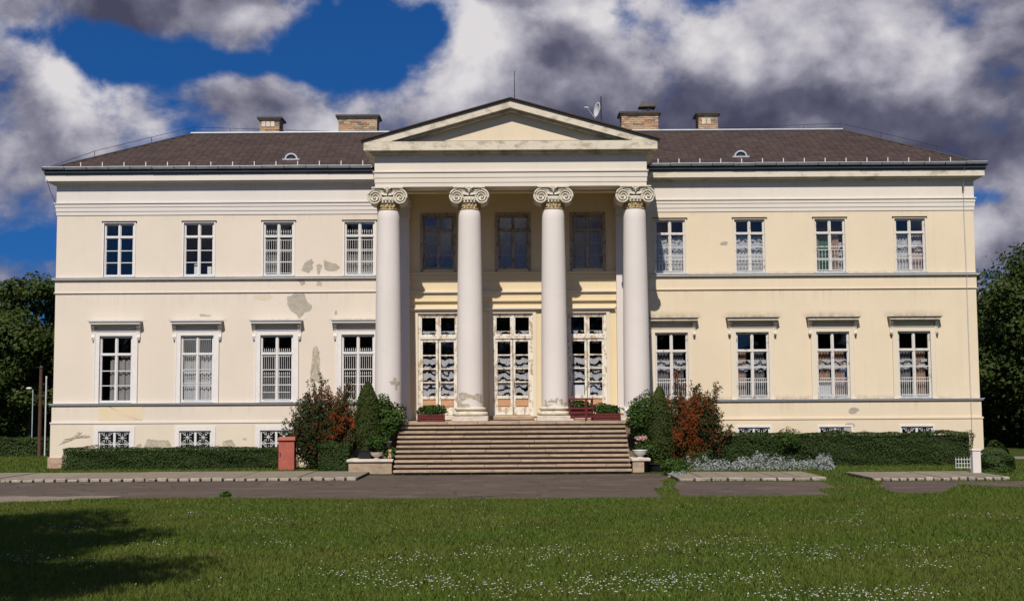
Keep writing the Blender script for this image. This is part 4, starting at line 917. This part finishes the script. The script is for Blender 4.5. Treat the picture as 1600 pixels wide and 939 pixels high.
def hedge(name, x0, x1, y0, y1, h, n, label, cat='hedge', mat='leaf_hedge', size=.055, wob=.035, group=None, rnd=0.):
    o = empty(name, ((x0+x1)/2, (y0+y1)/2, 0)); tag(o, label, cat, group); w, d = (x1-x0)/2, (y1-y0)/2
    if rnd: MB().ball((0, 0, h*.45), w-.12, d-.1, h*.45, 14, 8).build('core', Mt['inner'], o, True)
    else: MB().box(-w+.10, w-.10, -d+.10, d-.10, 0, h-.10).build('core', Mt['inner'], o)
    A = np.array([2*w*h, 2*w*2*d, 2*d*h, 2*d*h]); f = rng.choice(4, n, p=A/A.sum()); C = np.zeros((n, 3)); Nn = np.zeros((n, 3)); u, v = rng.random(n), rng.random(n)
    C[:, 0] = (u*2-1)*w; C[:, 1] = -d; C[:, 2] = v*h; Nn[:, 1] = -1
    t = f == 1; C[t, 1] = (v[t]*2-1)*d; C[t, 2] = h; Nn[t] = (0, 0, 1)
    for k, s in ((2, -1), (3, 1)): t = f == k; C[t, 0] = s*w; C[t, 1] = (u[t]*2-1)*d; Nn[t] = (s, 0, 0)
    if rnd:                                           # clipped into a rounded mound
        q = C/np.array([w, d, h]); q[:, 2] = q[:, 2]*1.; r = np.linalg.norm(q, axis=1)[:, None]; C = C*((1-rnd)+rnd/r)
        Nn = C/np.array([w*w, d*d, h*h])
    C += Nn/np.linalg.norm(Nn, axis=1)[:, None]*(lumps(C+x0, wob, 5., 3)-rng.random(n)**2*.10)[:, None]; C[:, 2] = np.maximum(C[:, 2], .02)
    Nn[:, 2] += .35
    leaves('foliage', C, Nn, rng.uniform(.7, 1.3, n)*size, Mt[mat], o, .6, .55)
    return o
hedge('box_hedge', -16.95, -8.75, -1.5, -.55, .80, 22000, 'long low clipped hedge along the left wing under the cellar windows')
hedge('box_hedge', 7.75, 17.15, -2.0, -.9, 1.22, 30000, 'long tall clipped hedge in front of the right wing')
hedge('box_hedge', -6.85, -5.78, -4.75, -3.7, 1.02, 6500, 'block-shaped clipped hedge between the red box and the left pedestal')
hedge('box_hedge', 6.35, 7.45, -2.6, -1.7, .85, 4500, 'short rounded clipped hedge below the right orange-berried bush', rnd=.55)
hedge('box_hedge', -34, -22.0, 12, 13.6, .88, 9000, 'low hedge on the far left beyond the house corner', size=.10)
hedge('shrub', 15.75, 16.85, -7.1, -6.0, .95, 4500, 'round green shrub beyond the right house corner', 'shrub', rnd=.8, size=.07, wob=.08)

def branches(n, r, h, seed, lean=.9, k=7):
    rg = random.Random(seed); out = []
    for i in range(n):
        a = rg.random()*6.283; q = rg.random()**.6; ex, ey = math.cos(a)*q*r[0], math.sin(a)*q*r[1]; zz = h*(1-.55*q*q)*rg.uniform(.62, 1.0); pts = []
        for j in range(k+1):
            t = j/k; pts.append((ex*t**1.3*.95+rg.gauss(0, .03), ey*t**1.3*.95+rg.gauss(0, .03), zz*(t**.85)))
        out.append(pts)
    return out
def firethorn(loc, r, h, n, label, berry_fn, seed, tall=()):
    o = empty('firethorn_bush', loc); tag(o, label, 'bush', 'orange-berried bushes'); rgn = np.random.default_rng(seed); br = []
    for i in range(n):                                # arching shoots that end on a lumpy dome
        a = rgn.random()*6.283; q = rgn.random()**.5; dome = h*(1-.45*q**2.2)*rgn.uniform(.55, 1.04); ex, ey = math.cos(a)*q*r[0]*rgn.uniform(.8, 1.1), math.sin(a)*q*r[1]
        br.append([(ex*(t**.75)+rgn.normal(0, .025), ey*(t**.75)+rgn.normal(0, .025), dome*t**1.1) for t in np.linspace(0, 1, 8)])
    for (dx, hh) in tall:
        for k in range(4): e = rgn.normal(0, .13); br.append([(dx*t**.6+e*t+rgn.normal(0, .02), -.1+e, hh*rgn.uniform(.86, 1)*t) for t in np.linspace(0, 1, 9)])
    st = MB(); C, Bc = [], []
    for pts in br:
        st.tube(pts, .020, 4, .005); P = np.array(pts)
        for _ in range(135):
            t = rgn.random()**.62*(len(P)-1.001); i = int(t); f = t/(len(P)-1); q = P[i]+(P[i+1]-P[i])*(t-i)+rgn.normal(0, .035+.17*(1-f)**.8, 3); C.append(q)
            if rgn.random() < berry_fn(q): Bc.append(q+rgn.normal(0, .03, 3)+np.array([0, -.04, 0]))
    C = np.array(C); C = C[C[:, 2] > .05]; st.build('stems', Mt['twig'], o)
    leaves('foliage', C, np.tile([0, -.5, .6], (len(C), 1)), rng.uniform(.06, .125, len(C)), Mt['leaf_pyr'], o, .45, .9)
    Bc = np.array(Bc); K = 4; Bc = np.repeat(Bc, K, 0)+rng.normal(0, .03, (len(Bc)*K, 3)); oc = np.array([(1, 0, 0), (-1, 0, 0), (0, 1, 0), (0, -1, 0), (0, 0, 1), (0, 0, -1)])*.017
    V = (Bc[:, None, :]+oc[None]).reshape(-1, 3); f = np.array([(0, 2, 4), (2, 1, 4), (1, 3, 4), (3, 0, 4), (2, 0, 5), (1, 2, 5), (3, 1, 5), (0, 3, 5)]); F = (f[None]+np.arange(len(Bc))[:, None, None]*6).reshape(-1, 3)
    b = link('berries', np_mesh('berries', V, F), Mt['berry'], o); b['kind'] = 'stuff'
    return o
def rngs(n, a, b): return rng.uniform(a, b, n)
clus = lambda q, ph: math.sin(q[0]*5.3+ph)+math.sin(q[2]*4.6+ph*1.7)+math.sin(q[0]*2.9-q[2]*3.7+ph)
firethorn((-6.95, -1.8, 0), (1.75, 1.0), 3.15, 330, 'dark green bush with orange berries on its right side, behind the red box', lambda q: .50/(1+math.exp(-6*(q[0]-.15+.35*math.sin(q[2]*3))))*min(1, max(0, q[2]-.5))*(1 if clus(q, .4) > -.1 else .12)+.02, 5, ((-.65, 3.45), (-.1, 3.7), (.7, 3.5)))
firethorn((6.62, -1.9, 0), (1.6, .95), 3.15, 260, 'bush covered in orange-red berries in front of the right wing', lambda q: (.36/(1+math.exp(4*(q[0]-.45)))+.06)*(1 if clus(q, 2.) > -.3 else .12), 8, ((-.45, 3.75), (1.0, 3.4), (.3, 3.35)))
def thuja(loc, r, h, label, n=9000):
    o = empty('thuja', loc); tag(o, label, 'conifer', 'clipped conifers beside the steps'); MB().tube([(0, 0, 0), (0, 0, h*.7)], .05, 6, .02).build('trunk', Mt['bark'], o)
    z = rng.random(n)**.9; pr = (np.clip(1-z**2.6, 0, 1)**.62*(.62+.38*np.minimum(z/.28, 1))+.02)*r; a = rng.random(n)*6.283
    P = np.stack([np.cos(a)*pr, np.sin(a)*pr, z*h], 1); P[:, :2] *= (1+lumps(P, .07, 7., 5))[:, None]*(1-rng.random(n)**2*.28)[:, None]
    Nn = np.stack([np.cos(a), np.sin(a), np.full(n, .5)], 1); leaves('foliage', P, Nn, rngs(n, .05, .10), Mt['leaf_thuja'], o, .4, .5)
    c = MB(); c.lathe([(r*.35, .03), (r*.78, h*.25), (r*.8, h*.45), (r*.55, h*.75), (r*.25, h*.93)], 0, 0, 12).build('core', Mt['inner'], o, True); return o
thuja((-5.1, -4.75, .80), .46, 2.4, 'tall dark conifer in a black pot on the left pedestal')
thuja((5.18, -4.7, .25), .46, 2.72, 'narrow conifer standing in a black tray right of the staircase')
def pot(loc, r, h, label):
    return tag(MB().lathe([(r*.8, 0), (r, h*.9), (r*1.06, h*.9), (r*1.06, h), (r*.95, h), (r*.9, h*.88), (.02, h*.86)], 0, 0, 24).build('plant_pot', Mt['black'], None, 'a', loc=loc), label, 'pot', 'black pots')
pot((-5.1, -4.75, .512), .40, .32, 'black pot holding the conifer on the left pedestal'); pot((5.18, -4.7, .004), .46, .28, 'black tray-like pot under the right-hand conifer')
def ballbush(loc, r, n, label, mat='leaf_bush', size=(.06, .12), name='potted_shrub', flowers=None, lump=.13, cat='shrub'):
    o = empty(name, loc); tag(o, label, cat)
    d = rng.normal(0, 1, (n, 3)); d /= np.linalg.norm(d, axis=1)[:, None]; q = rng.random(n)**.33; P = d*q[:, None]*np.array(r); P *= (1+lumps(P+loc[0], lump, 4.2/max(r), 6))[:, None]; P[:, 2] += r[2]; 
    leaves('foliage', P, d+np.array([0, 0, .6]), rngs(n, *size), Mt[mat], o, .6, .6)
    st = MB()
    for k in range(9): a = k*.7; st.tube([(0, 0, -.05), (math.cos(a)*r[0]*.3, math.sin(a)*r[1]*.3, r[2]*.8), (math.cos(a)*r[0]*.7, math.sin(a)*r[1]*.7, r[2]*1.5)], .014, 4, .006)
    st.build('stems', Mt['twig'], o)
    if flowers:
        k = flowers[1]; d = rng.normal(0, 1, (k, 3)); d[:, 1] = -abs(d[:, 1]); d /= np.linalg.norm(d, axis=1)[:, None]; P = d*np.array(r)*1.0; P[:, 2] += r[2]; f = leaves('flowers', P, d, rngs(k, .035, .06), Mt[flowers[0]], o, .9, .3)
        f['kind'] = 'stuff'
    return o
def bowl(loc, s, label, mat='pale', foot=.4, name='stone_urn'):
    pr = [(.26, 0), (.28, .05), (.16, .09), (.13, .09+foot*.6), (.17, .09+foot), (.36, .17+foot), (.47, .30+foot), (.50, .42+foot), (.53, .43+foot), (.53, .47+foot), (.47, .47+foot), (.44, .40+foot), (.02, .36+foot)]
    return tag(MB().lathe([(a*s, b*s) for a, b in pr], 0, 0, 28).build(name, Mt[mat], None, 'a', loc=loc), label, 'urn', 'stone urns beside the steps')
bowl((-4.72, -4.15, .512), .82, 'large pale stone bowl urn left of the steps holding the round shrub', foot=.25); ballbush((-4.62, -4.2, 1.16), (.72, .6, .78), 7000, 'round leafy shrub growing from the stone bowl left of the steps')
bowl((-4.74, -5.2, .512), .42, 'small round stone vase on the front of the left pedestal', foot=.08); ballbush((-4.68, -5.2, .78), (.33, .25, .27), 1400, 'small leafy plant in the round vase on the left pedestal', size=(.06, .11), name='potted_plant', cat='plant')
bowl((4.75, -4.3, .004), .8, 'large pale stone bowl urn right of the steps holding the bushy shrub', foot=.78); ballbush((4.72, -4.2, 1.05), (.66, .6, .80), 7000, 'bushy leafy shrub spilling from the stone bowl right of the steps')
ballbush((4.90, -4.75, .52), (.60, .3, .30), 2800, 'low spreading leafy plant behind the white bowl on the right', name='potted_plant', cat='plant')
ballbush((4.55, -4.66, 1.05), (.22, .16, .10), 260, 'pink and white flowers hanging from the right stone bowl', 'petal_pink', (.04, .08), 'flower_cluster', cat='flowers')
bowl((4.42, -5.2, .502), .5, 'small white shallow bowl on the right pedestal', 'paint', .06)
ballbush((5.35, -7.3, .0), (.45, .4, .30), 2600, 'low dark green plant at the corner of the right pavement', size=(.05, .1), name='low_plant', cat='plant')
ballbush((9.95+.4, -1.75, .55), (.5, .55, .42), 2600, 'loose leafy shrub growing out of the top of the right hedge', name='shrub', size=(.05, .09))
# weeds at the left of the steps
ballbush((-4.25, -4.9, .45), (.22, .3, .22), 900, 'tuft of grass and weeds between the left pedestal and the steps', 'leaf_bush', (.08, .16), 'weed_tuft', cat='weeds')
ballbush((-7.55, -16.2, 0.), (.13, .10, .07), 300, 'small weed tuft at the edge of the asphalt on the left', 'leaf_bush', (.06, .13), 'weed_tuft', cat='weeds')
# silver-leaved border
def silver(x0, x1, y0, y1, h, n, label, seed):
    rg = np.random.default_rng(seed); k = max(5, int((x1-x0)/.085)); cx = rg.uniform(x0, x1, k); cy = rg.uniform(y0, y1, k); hh = h*rg.uniform(.45, 1.1, k)*(1+.22*np.sin(cx*2.3)); rr = rg.uniform(.12, .26, k); i = rg.integers(0, k, n)
    d = rg.normal(0, 1, (n, 3)); d[:, 2] = abs(d[:, 2]); d /= np.linalg.norm(d, axis=1)[:, None]; q = rg.random(n)[:, None]**.45
    P = d*q*np.stack([rr[i], rr[i], hh[i]], 1); P[:, 0] += cx[i]; P[:, 1] += cy[i]
    o = leaves('silver_foliage', P, d+np.array([0, 0, .3]), rg.uniform(.05, .12, n), Mt['leaf_silver'], None, .34, .9); tag(o, label, 'foliage', None, 'stuff')
silver(6.1, 11.35, -4.7, -3.4, .52, 12000, 'silver-leaved low border in front of the right hedge', 4)
silver(4.95, 5.55, -8.6, -8.1, .22, 900, 'small silver-leaved clump at the right pavement corner', 6)

# trees
def tree(name, loc, h, crown, n, label, size=(.16, .30), mat='leaf_tree', trunk=.28, clump=26, low=.25, seed=1, group='trees around the house'):
    rg = np.random.default_rng(seed); o = empty(name, loc); tag(o, label, 'tree', group); cr = np.array(crown, float); cz = h-cr[2]
    t = MB(); t.tube([(0, 0, -.05), (.06, .02, cz*.5), (-.05, .0, cz), (.05, .1, h*.86)], trunk, 8, .05)
    cs = []
    for k in range(clump):
        d = rg.normal(0, 1, 3); d /= np.linalg.norm(d); q = rg.uniform(.45, .92); c = d*q*cr+np.array([0, 0, cz])
        cs.append((c, rg.uniform(.24, .42)*min(cr[0], cr[2]))); s = rg.uniform(.35, .9)*cz; s = min(s, c[2]*.9)
        t.tube([(0, 0, s), tuple(np.array([0, 0, s])*.45+c*.55+np.array([0, 0, .2])), tuple(c)], trunk*.32, 5, .02)
    t.build('trunk', Mt['bark'], o); C, D = [], []
    rr_ = np.array([c[1]**2 for c in cs]); ids = rg.choice(len(cs), n, p=rr_/rr_.sum()); cc = np.array([c[0] for c in cs])[ids]; cr_ = np.array([c[1] for c in cs])[ids]
    d = rg.normal(0, 1, (n, 3)); d /= np.linalg.norm(d, axis=1)[:, None]; q = rg.random(n)**.42*(1+rg.normal(0, .10, n))
    P = cc+d*(cr_*q)[:, None]*np.array([1.15, 1.15, .8]); P[:, 2] += lumps(P, .10, 2., seed)
    leaves('crown', P, d+np.array([0, -.1, .5]), rg.uniform(*size, n), Mt[mat], o, .62, .6); return o
tree('tree', (27.9, 14.5, 0), 10.9, (5.2, 4.5, 4.9), 70000, 'large dark leafy tree close to the right end of the house', seed=3, clump=80, mat='leaf_lime')
tree('tree', (34.5, 20, 0), 12.0, (5.2, 4.5, 5.6), 36000, 'second dark tree further out behind the right-hand tree', seed=4, clump=40, mat='leaf_lime', size=(.2, .34))
tree('tree', (26.0, 24, 0), 8.4, (4.5, 4.0, 4.0), 30000, 'lower tree filling the gap behind the right house corner', seed=5, clump=34, mat='leaf_lime', size=(.2, .34))
tree('tree', (-26.2, 20.0, 0), 9.9, (3.3, 3.2, 4.7), 36000, 'tall green tree just beyond the left end of the house', seed=6, clump=42)
tree('tree', (-31.2, 22, 0), 9.6, (3.3, 3.2, 4.6), 20000, 'tree at the far left edge with a pointed crown', seed=9, clump=38)
tree('tree', (-29.5, 30, 0), 7.6, (6.0, 3.5, 3.7), 30000, 'broad lower tree between the two left-hand trees', seed=12, clump=36, size=(.2, .36))
tree('tree', (-12.8, -41.2, 0), 15.2, (6.2, 9.4, 3.4), 60000, 'large tree on the lawn left of the viewpoint casting the lawn shadow', seed=14, clump=95, group=None, size=(.18, .32))
row = tree('tree', (-44, -98, 0), 17, (6.5, 5, 7.2), 9000, 'tree in the park row facing the house, behind the viewpoint', seed=20, clump=40, size=(.5, .9), group='park trees behind the viewpoint')
for i in range(1, 9):
    r2 = row.copy(); COL.objects.link(r2); r2.location = (-44+i*11+(i % 3-1)*1.5, -98-(i % 2)*5, 0); r2.rotation_euler.z = i*1.9; r2.scale = (1, 1, (1, .9, 1.08)[i % 3])
    for ch in list(row.children): c2 = ch.copy(); COL.objects.link(c2); c2.parent = r2
# understorey behind both ends of the house
hedge('thicket', 20.6, 44, 17, 19, 2.6, 12000, 'dark thicket under the trees behind the right house corner', 'thicket', 'leaf_lime', .22, .25)
hedge('thicket', -44, -21.5, 21, 23, 3.2, 14000, 'dark thicket under the trees beyond the left house corner', 'thicket', 'leaf_tree', .22, .3)

# ------------------------------------------------------------------ other things
o = empty('utility_box', (-8.33, -2.45, 0)); tag(o, 'red metal utility box with overhanging lid beside the left hedge', 'box')
MB().box(-.29, .29, -.2, .2, 0, 1.10).build('cabinet', Mt['red'], o, bevel=.012); l = MB(); l.v = [(-.34, -.26, 1.10), (.34, -.26, 1.10), (.34, .24, 1.10), (-.34, .24, 1.10), (-.32, -.24, 1.20), (.32, -.24, 1.22), (.32, .22, 1.24), (-.32, .22, 1.22)]
l.f = [(0, 1, 5, 4), (1, 2, 6, 5), (2, 3, 7, 6), (3, 0, 4, 7), (4, 5, 6, 7), (3, 2, 1, 0)]; l.build('lid', Mt['red'], o, bevel=.01)
MB().box(-.24, -.21, -.225, -.2, .52, .66).build('handle', Mt['dark'], o)
def planter(x, label, w=.92, plants=True):
    o = empty('planter_box', (x, -3.47, TOP+.004)); tag(o, label, 'planter', 'dark red planters at the top of the steps')
    for z in (0.01, .10, .19): MB().box(-w/2, w/2, -.17, -.14, z, z+.075).build('slat', Mt['redwood'], o, bevel=.006); MB().box(-w/2, w/2, .14, .17, z, z+.075).build('slat', Mt['redwood'], o)
    for s in (-1, 1): MB().box(s*w/2-.03, s*w/2+.03, -.185, .185, 0, .275).build('end_board', Mt['redwood'], o)
    MB().box(-w/2+.03, w/2-.03, -.13, .13, .02, .22).build('soil', Mt['inner'], o); return o
planter(-2.95, 'dark red wooden planter on the top step in front of the left door'); planter(3.4, 'dark red wooden planter at the right end of the top step')
for x, lb in ((-2.95, 'leafy plants in the left red planter'), (3.4, 'leafy plants in the right-hand red planter')): ballbush((x, -3.47, TOP+.19), (.50, .2, .22), 1700, lb, size=(.06, .11), name='potted_plant', cat='plant')
o = empty('flower_stand', (2.48, -3.42, TOP+.004)); tag(o, 'red wooden stand with rail and post beside the third column', 'stand')
for z in (.10, .24, .38): MB().box(-.40, .42, -.16, -.13, z, z+.10).build('slat', Mt['redwood'], o, bevel=.006)
MB().box(-.46, .44, -.20, -.16, .76, .82).build('rail', Mt['redwood'], o); MB().box(-.38, .44, -.19, -.16, .42, .49).build('rail', Mt['redwood'], o); MB().box(.13, .21, -.235, -.2, 0, .80).build('post', Mt['redwood'], o)
for x in (-.42, .40): MB().box(x-.03, x+.03, -.1, .18, 0, .76).build('upright', Mt['redwood'], o)
MB().box(-.38, .38, -.12, .16, .1, .40).build('trough', Mt['inner'], o)
ballbush((2.46, -3.42, TOP+.40), (.42, .17, .17), 1300, 'leafy plants in the red stand beside the third column', size=(.06, .11), name='potted_plant', cat='plant', flowers=('petal_pink', 14))
def figurine(loc, blobs, mat, label, s=1.):
    b = MB()
    for (x, y, z, rx, ry, rz) in blobs: b.ball((x*s, y*s, z*s), rx*s, ry*s, rz*s, 12, 8)
    o = b.build('garden_figurine', mat, None, True, loc=loc); r = o.modifiers.new('r', 'REMESH'); r.mode = 'VOXEL'; r.voxel_size = .014*s; r.use_smooth_shade = True; sm = o.modifiers.new('s', 'SMOOTH'); sm.iterations = 3
    tag(o, label, 'figurine'); return o
LY = [(0, 0, .10, .22, .10, .10), (.18, 0, .13, .12, .10, .12), (.27, -.01, .24, .085, .08, .09), (.35, -.01, .21, .05, .045, .04), (.25, -.05, .33, .025, .02, .04), (.25, .05, .33, .025, .02, .04), (.30, -.06, .04, .12, .03, .03), (.30, .06, .04, .12, .03, .03), (-.18, -.08, .06, .10, .05, .06)]
SI = [(0, 0, .11, .13, .11, .12), (0, -.02, .25, .095, .09, .13), (0, -.05, .41, .085, .085, .085), (0, -.13, .39, .045, .05, .04), (-.06, -.03, .50, .03, .02, .05), (.06, -.03, .50, .03, .02, .05), (-.06, -.12, .1, .035, .04, .11), (.06, -.12, .1, .035, .04, .11)]
figurine((-4.62, -3.45, TOP+.004), LY, Mt['pale'], 'pale lying animal figurine at the left end of the top step', 1.1)
figurine((4.12, -3.4, TOP+.004), SI, Mt['paint'], 'white seated animal figurine at the right end of the top step', .9)
figurine((-4.28, -5.15, .512), SI, Mt['cap'], 'small reddish animal figurine beside the vase on the left pedestal', .62)
o = empty('utility_pole', (-22.66, 11.6, 0)); tag(o, 'brown wooden pole behind the far left hedge', 'pole'); MB().tube([(0, 0, 0), (0, 0, 4.25)], .09, 10, .075).build('shaft', Mt['wood'], o); MB().tube([(0, 0, 4.25), (0, 0, 4.36)], .11, 10, .03).build('cap', Mt['dark'], o)
MB().box(-.10, .30, -.06, -.02, 2.9, 2.95).build('crossbar', Mt['dark'], o)
o = empty('metal_post', (-22.36, 11.5, 0)); tag(o, 'thin white metal post beside the brown pole', 'post'); MB().tube([(0, 0, 0), (0, 0, 3.75)], .035, 8).build('shaft', Mt['dish'], o); MB().tube([(0, 0, 3.75), (0, 0, 3.85)], .05, 8, .03).build('cap', Mt['dish'], o)
o = empty('garden_lamp', (-24.0, 14.2, 0)); tag(o, 'slim lamp post with a white head among the left trees', 'lamp'); MB().tube([(0, 0, 0), (0, 0, 3.2), (-.1, -.02, 3.3)], .025, 6).build('pole', Mt['zinc'], o); MB().ball((-.18, -.05, 3.3), .16, .10, .07, 10, 6).build('lamp_head', Mt['dish'], o, True)
o = empty('white_post', (14.86, -9.5+.9, 0)); tag(o, 'white plastered post standing in for the lower end of the right house corner', 'post'); MB().box(-.13, .13, -.12, .12, 0, .80).build('shaft', Mt['white'], o, bevel=.015); MB().box(-.15, .15, -.14, .14, .80, .86).build('cap', Mt['white'], o, bevel=.01)  # separate post built in place of the house corner's lower end
o = empty('wire_fence', (15.85, -4.6, 0)); tag(o, 'small white wire fence panel at the end of the right hedge', 'fence')
f = MB()
for i in range(6): f.tube([(-.25+i*.10, 0, 0), (-.25+i*.10, 0, .42)], .011, 4)
f.build('uprights', Mt['iron'], o); f = MB()
for z in (.06, .2, .34): f.tube([(-.27, 0, z), (.27, 0, z)], .011, 4)
f.build('rails', Mt['iron'], o)

# ------------------------------------------------------------------ lawn grass and daisies
from itertools import repeat
def in_poly(x, y, P):
    P = np.array(P); c = np.zeros(len(x), bool); j = len(P)-1
    for i in range(len(P)):
        xi, yi = P[i]; xj, yj = P[j]; t = ((yi > y) != (yj > y)) & (x < (xj-xi)*(y-yi)/(yj-yi+1e-12)+xi); c ^= t; j = i
    return c
BLOCK = ROADS+[[(-34.1, -9.1), (-4.9, -9.1), (-4.9, -4.9), (-34.1, -4.9)], [(5.0, -10.6), (9.65, -10.6), (9.65, -7.05), (5.0, -7.05)], [(10.85, -11), (15.4, -11), (15.4, -7.55), (10.85, -7.55)], [(-5.8, -6.3), (5.5, -6.3), (5.5, 0), (-5.8, 0)], [(-18.1, -.15), (18.4, -.15), (18.4, 11), (-18.1, 11)], [(-30, -15.7), (-10.4, -15.5), (-11.6, -17.4), (-14.5, -18.4), (-30, -18.8)]]
def grass(n, xr, yr, hr, wr, name, label, dens=None):
    y = rng.uniform(*yr, n); half = (y+50)*.44+1.5; x = rng.uniform(-1, 1, n)*half if xr is None else rng.uniform(*xr, n)
    ok = np.ones(n, bool)
    for P in BLOCK: ok &= ~in_poly(x, y, P)
    x, y = x[ok], y[ok]; n = len(x); hh = rng.uniform(*hr, n)*(1+.35*np.sin(x*1.3+np.sin(y*.9)*2)*np.sin(y*1.1)); w = rng.uniform(*wr, n); a = rng.random(n)*6.283
    lx, ly = rng.normal(0, .45, n)*hh, rng.normal(0, .45, n)*hh; V = np.empty((n, 3, 3)); z = np.zeros(n)
    V[:, 0] = np.stack([x-np.cos(a)*w, y-np.sin(a)*w, z], 1); V[:, 1] = np.stack([x+np.cos(a)*w, y+np.sin(a)*w, z], 1); V[:, 2] = np.stack([x+lx, y+ly, hh], 1)
    o = link(name, np_mesh(name, V.reshape(-1, 3), np.arange(n*3).reshape(-1, 3)), Mt['blade']); tag(o, label, 'grass', None, 'stuff'); return o
grass(420000, None, (-37, -15.5), (.035, .085), (.006, .011), 'grass', 'short mown grass of the lawn in the foreground')
grass(90000, (-20, 20), (-15.5, -.2), (.04, .10), (.010, .018), 'grass', 'strips of grass beside the pavements and hedges')
grass(26000, (-32, -18), (-4.8, 11), (.06, .14), (.014, .024), 'grass', 'grass beyond the left corner of the house')
def tufts():
    rg = np.random.default_rng(33); k = 1500; cy = rg.uniform(-36, -17.8, k); cx = rg.uniform(-1, 1, k)*((cy+50)*.44+1); keep = np.sin(cx*.9+1)*np.sin(cy*.7+cx*.3)+rg.normal(0, .5, k) > .25; cx, cy = cx[keep], cy[keep]; n = len(cx)*16
    i = np.repeat(np.arange(len(cx)), 16); a = rg.random(n)*6.283; r = rg.random(n)*.10; x = cx[i]+np.cos(a)*r; y = cy[i]+np.sin(a)*r; hh = rg.uniform(.06, .13, n); w = rg.uniform(.006, .016, n); b = rg.random(n)*6.283
    ok = np.ones(n, bool)
    for P in BLOCK: ok &= ~in_poly(x, y, P)
    V = np.empty((n, 3, 3)); z = np.zeros(n); V[:, 0] = np.stack([x-np.cos(b)*w, y-np.sin(b)*w, z], 1); V[:, 1] = np.stack([x+np.cos(b)*w, y+np.sin(b)*w, z], 1); V[:, 2] = np.stack([x+np.cos(a)*hh*.7, y+np.sin(a)*hh*.7, hh], 1); V = V[ok]
    o = link('grass', np_mesh('grass', V.reshape(-1, 3), np.arange(len(V)*3).reshape(-1, 3)), Mt['blade']); tag(o, 'longer tufts of grass standing out of the lawn', 'grass', None, 'stuff')
tufts()
def daisies():
    rg = np.random.default_rng(21); cl = []
    px = [(640, 870, 45, 10), (560, 890, 50, 8), (620, 905, 60, 9), (770, 855, 28, 10), (855, 860, 30, 9), (720, 862, 22, 6), (835, 878, 16, 8), (870, 862, 40, 10), (800, 915, 90, 14), (900, 910, 40, 14), (960, 868, 18, 7), (1040, 855, 30, 8), (1030, 915, 60, 12), (1080, 900, 50, 12), (960, 900, 40, 12),
          (1130, 845, 60, 10), (1270, 870, 40, 8), (1340, 858, 70, 8), (1310, 815, 25, 5), (1240, 930, 60, 10), (1300, 925, 70, 10), (1400, 925, 60, 12), (1440, 885, 25, 10), (1530, 808, 45, 4), (1590, 815, 20, 4), (1200, 865, 70, 8), (1170, 900, 40, 12), (460, 845, 22, 5), (415, 842, 14, 4), (410, 810, 40, 6), (320, 797, 30, 4), (250, 843, 25, 4), (135, 875, 18, 5), (120, 818, 30, 5), (40, 865, 40, 9), (1340, 800, 15, 4), (1030, 905, 30, 10), (700, 905, 60, 12)]
    X, Y = [], []
    for (u, v, su, sv) in px:
        k = int(.75*su*(sv**.5)/2.6); U = rg.normal(u, su*.6, k)+rg.choice([-.6, 0, .7], k)*su; Vv = rg.normal(v, sv*.6, k)
        a = (Vv-629)/2000; dd = 2.4/np.maximum(a, .02)*.985; X += list((U-800)/2000*dd); Y += list(-50+dd)
    U = rg.uniform(-9, 9, 260); X += list(U); Y += list(rg.uniform(-34, -18, 260)); X, Y = np.array(X), np.array(Y); ok = (Y < -17.8) & (Y > -37); X, Y = X[ok], Y[ok]; n = len(X)
    C = np.stack([X, Y, rg.uniform(.055, .10, n)], 1); r = rg.uniform(.008, .016, n)
    V = np.empty((n, 7, 3)); V[:, 6] = C+np.array([0, 0, .006])
    for k in range(6): V[:, k] = C+np.stack([np.cos(k*1.047)*r, np.sin(k*1.047)*r, np.full(n, -.004)], 1)
    F = np.concatenate([np.stack([np.arange(n)*7+k, np.arange(n)*7+(k+1) % 6, np.arange(n)*7+6], 1) for k in range(6)])
    o = link('daisies', np_mesh('daisies', V.reshape(-1, 3), F), Mt['petal']); tag(o, 'tiny white daisies scattered in patches over the lawn', 'flowers', None, 'stuff')
daisies()
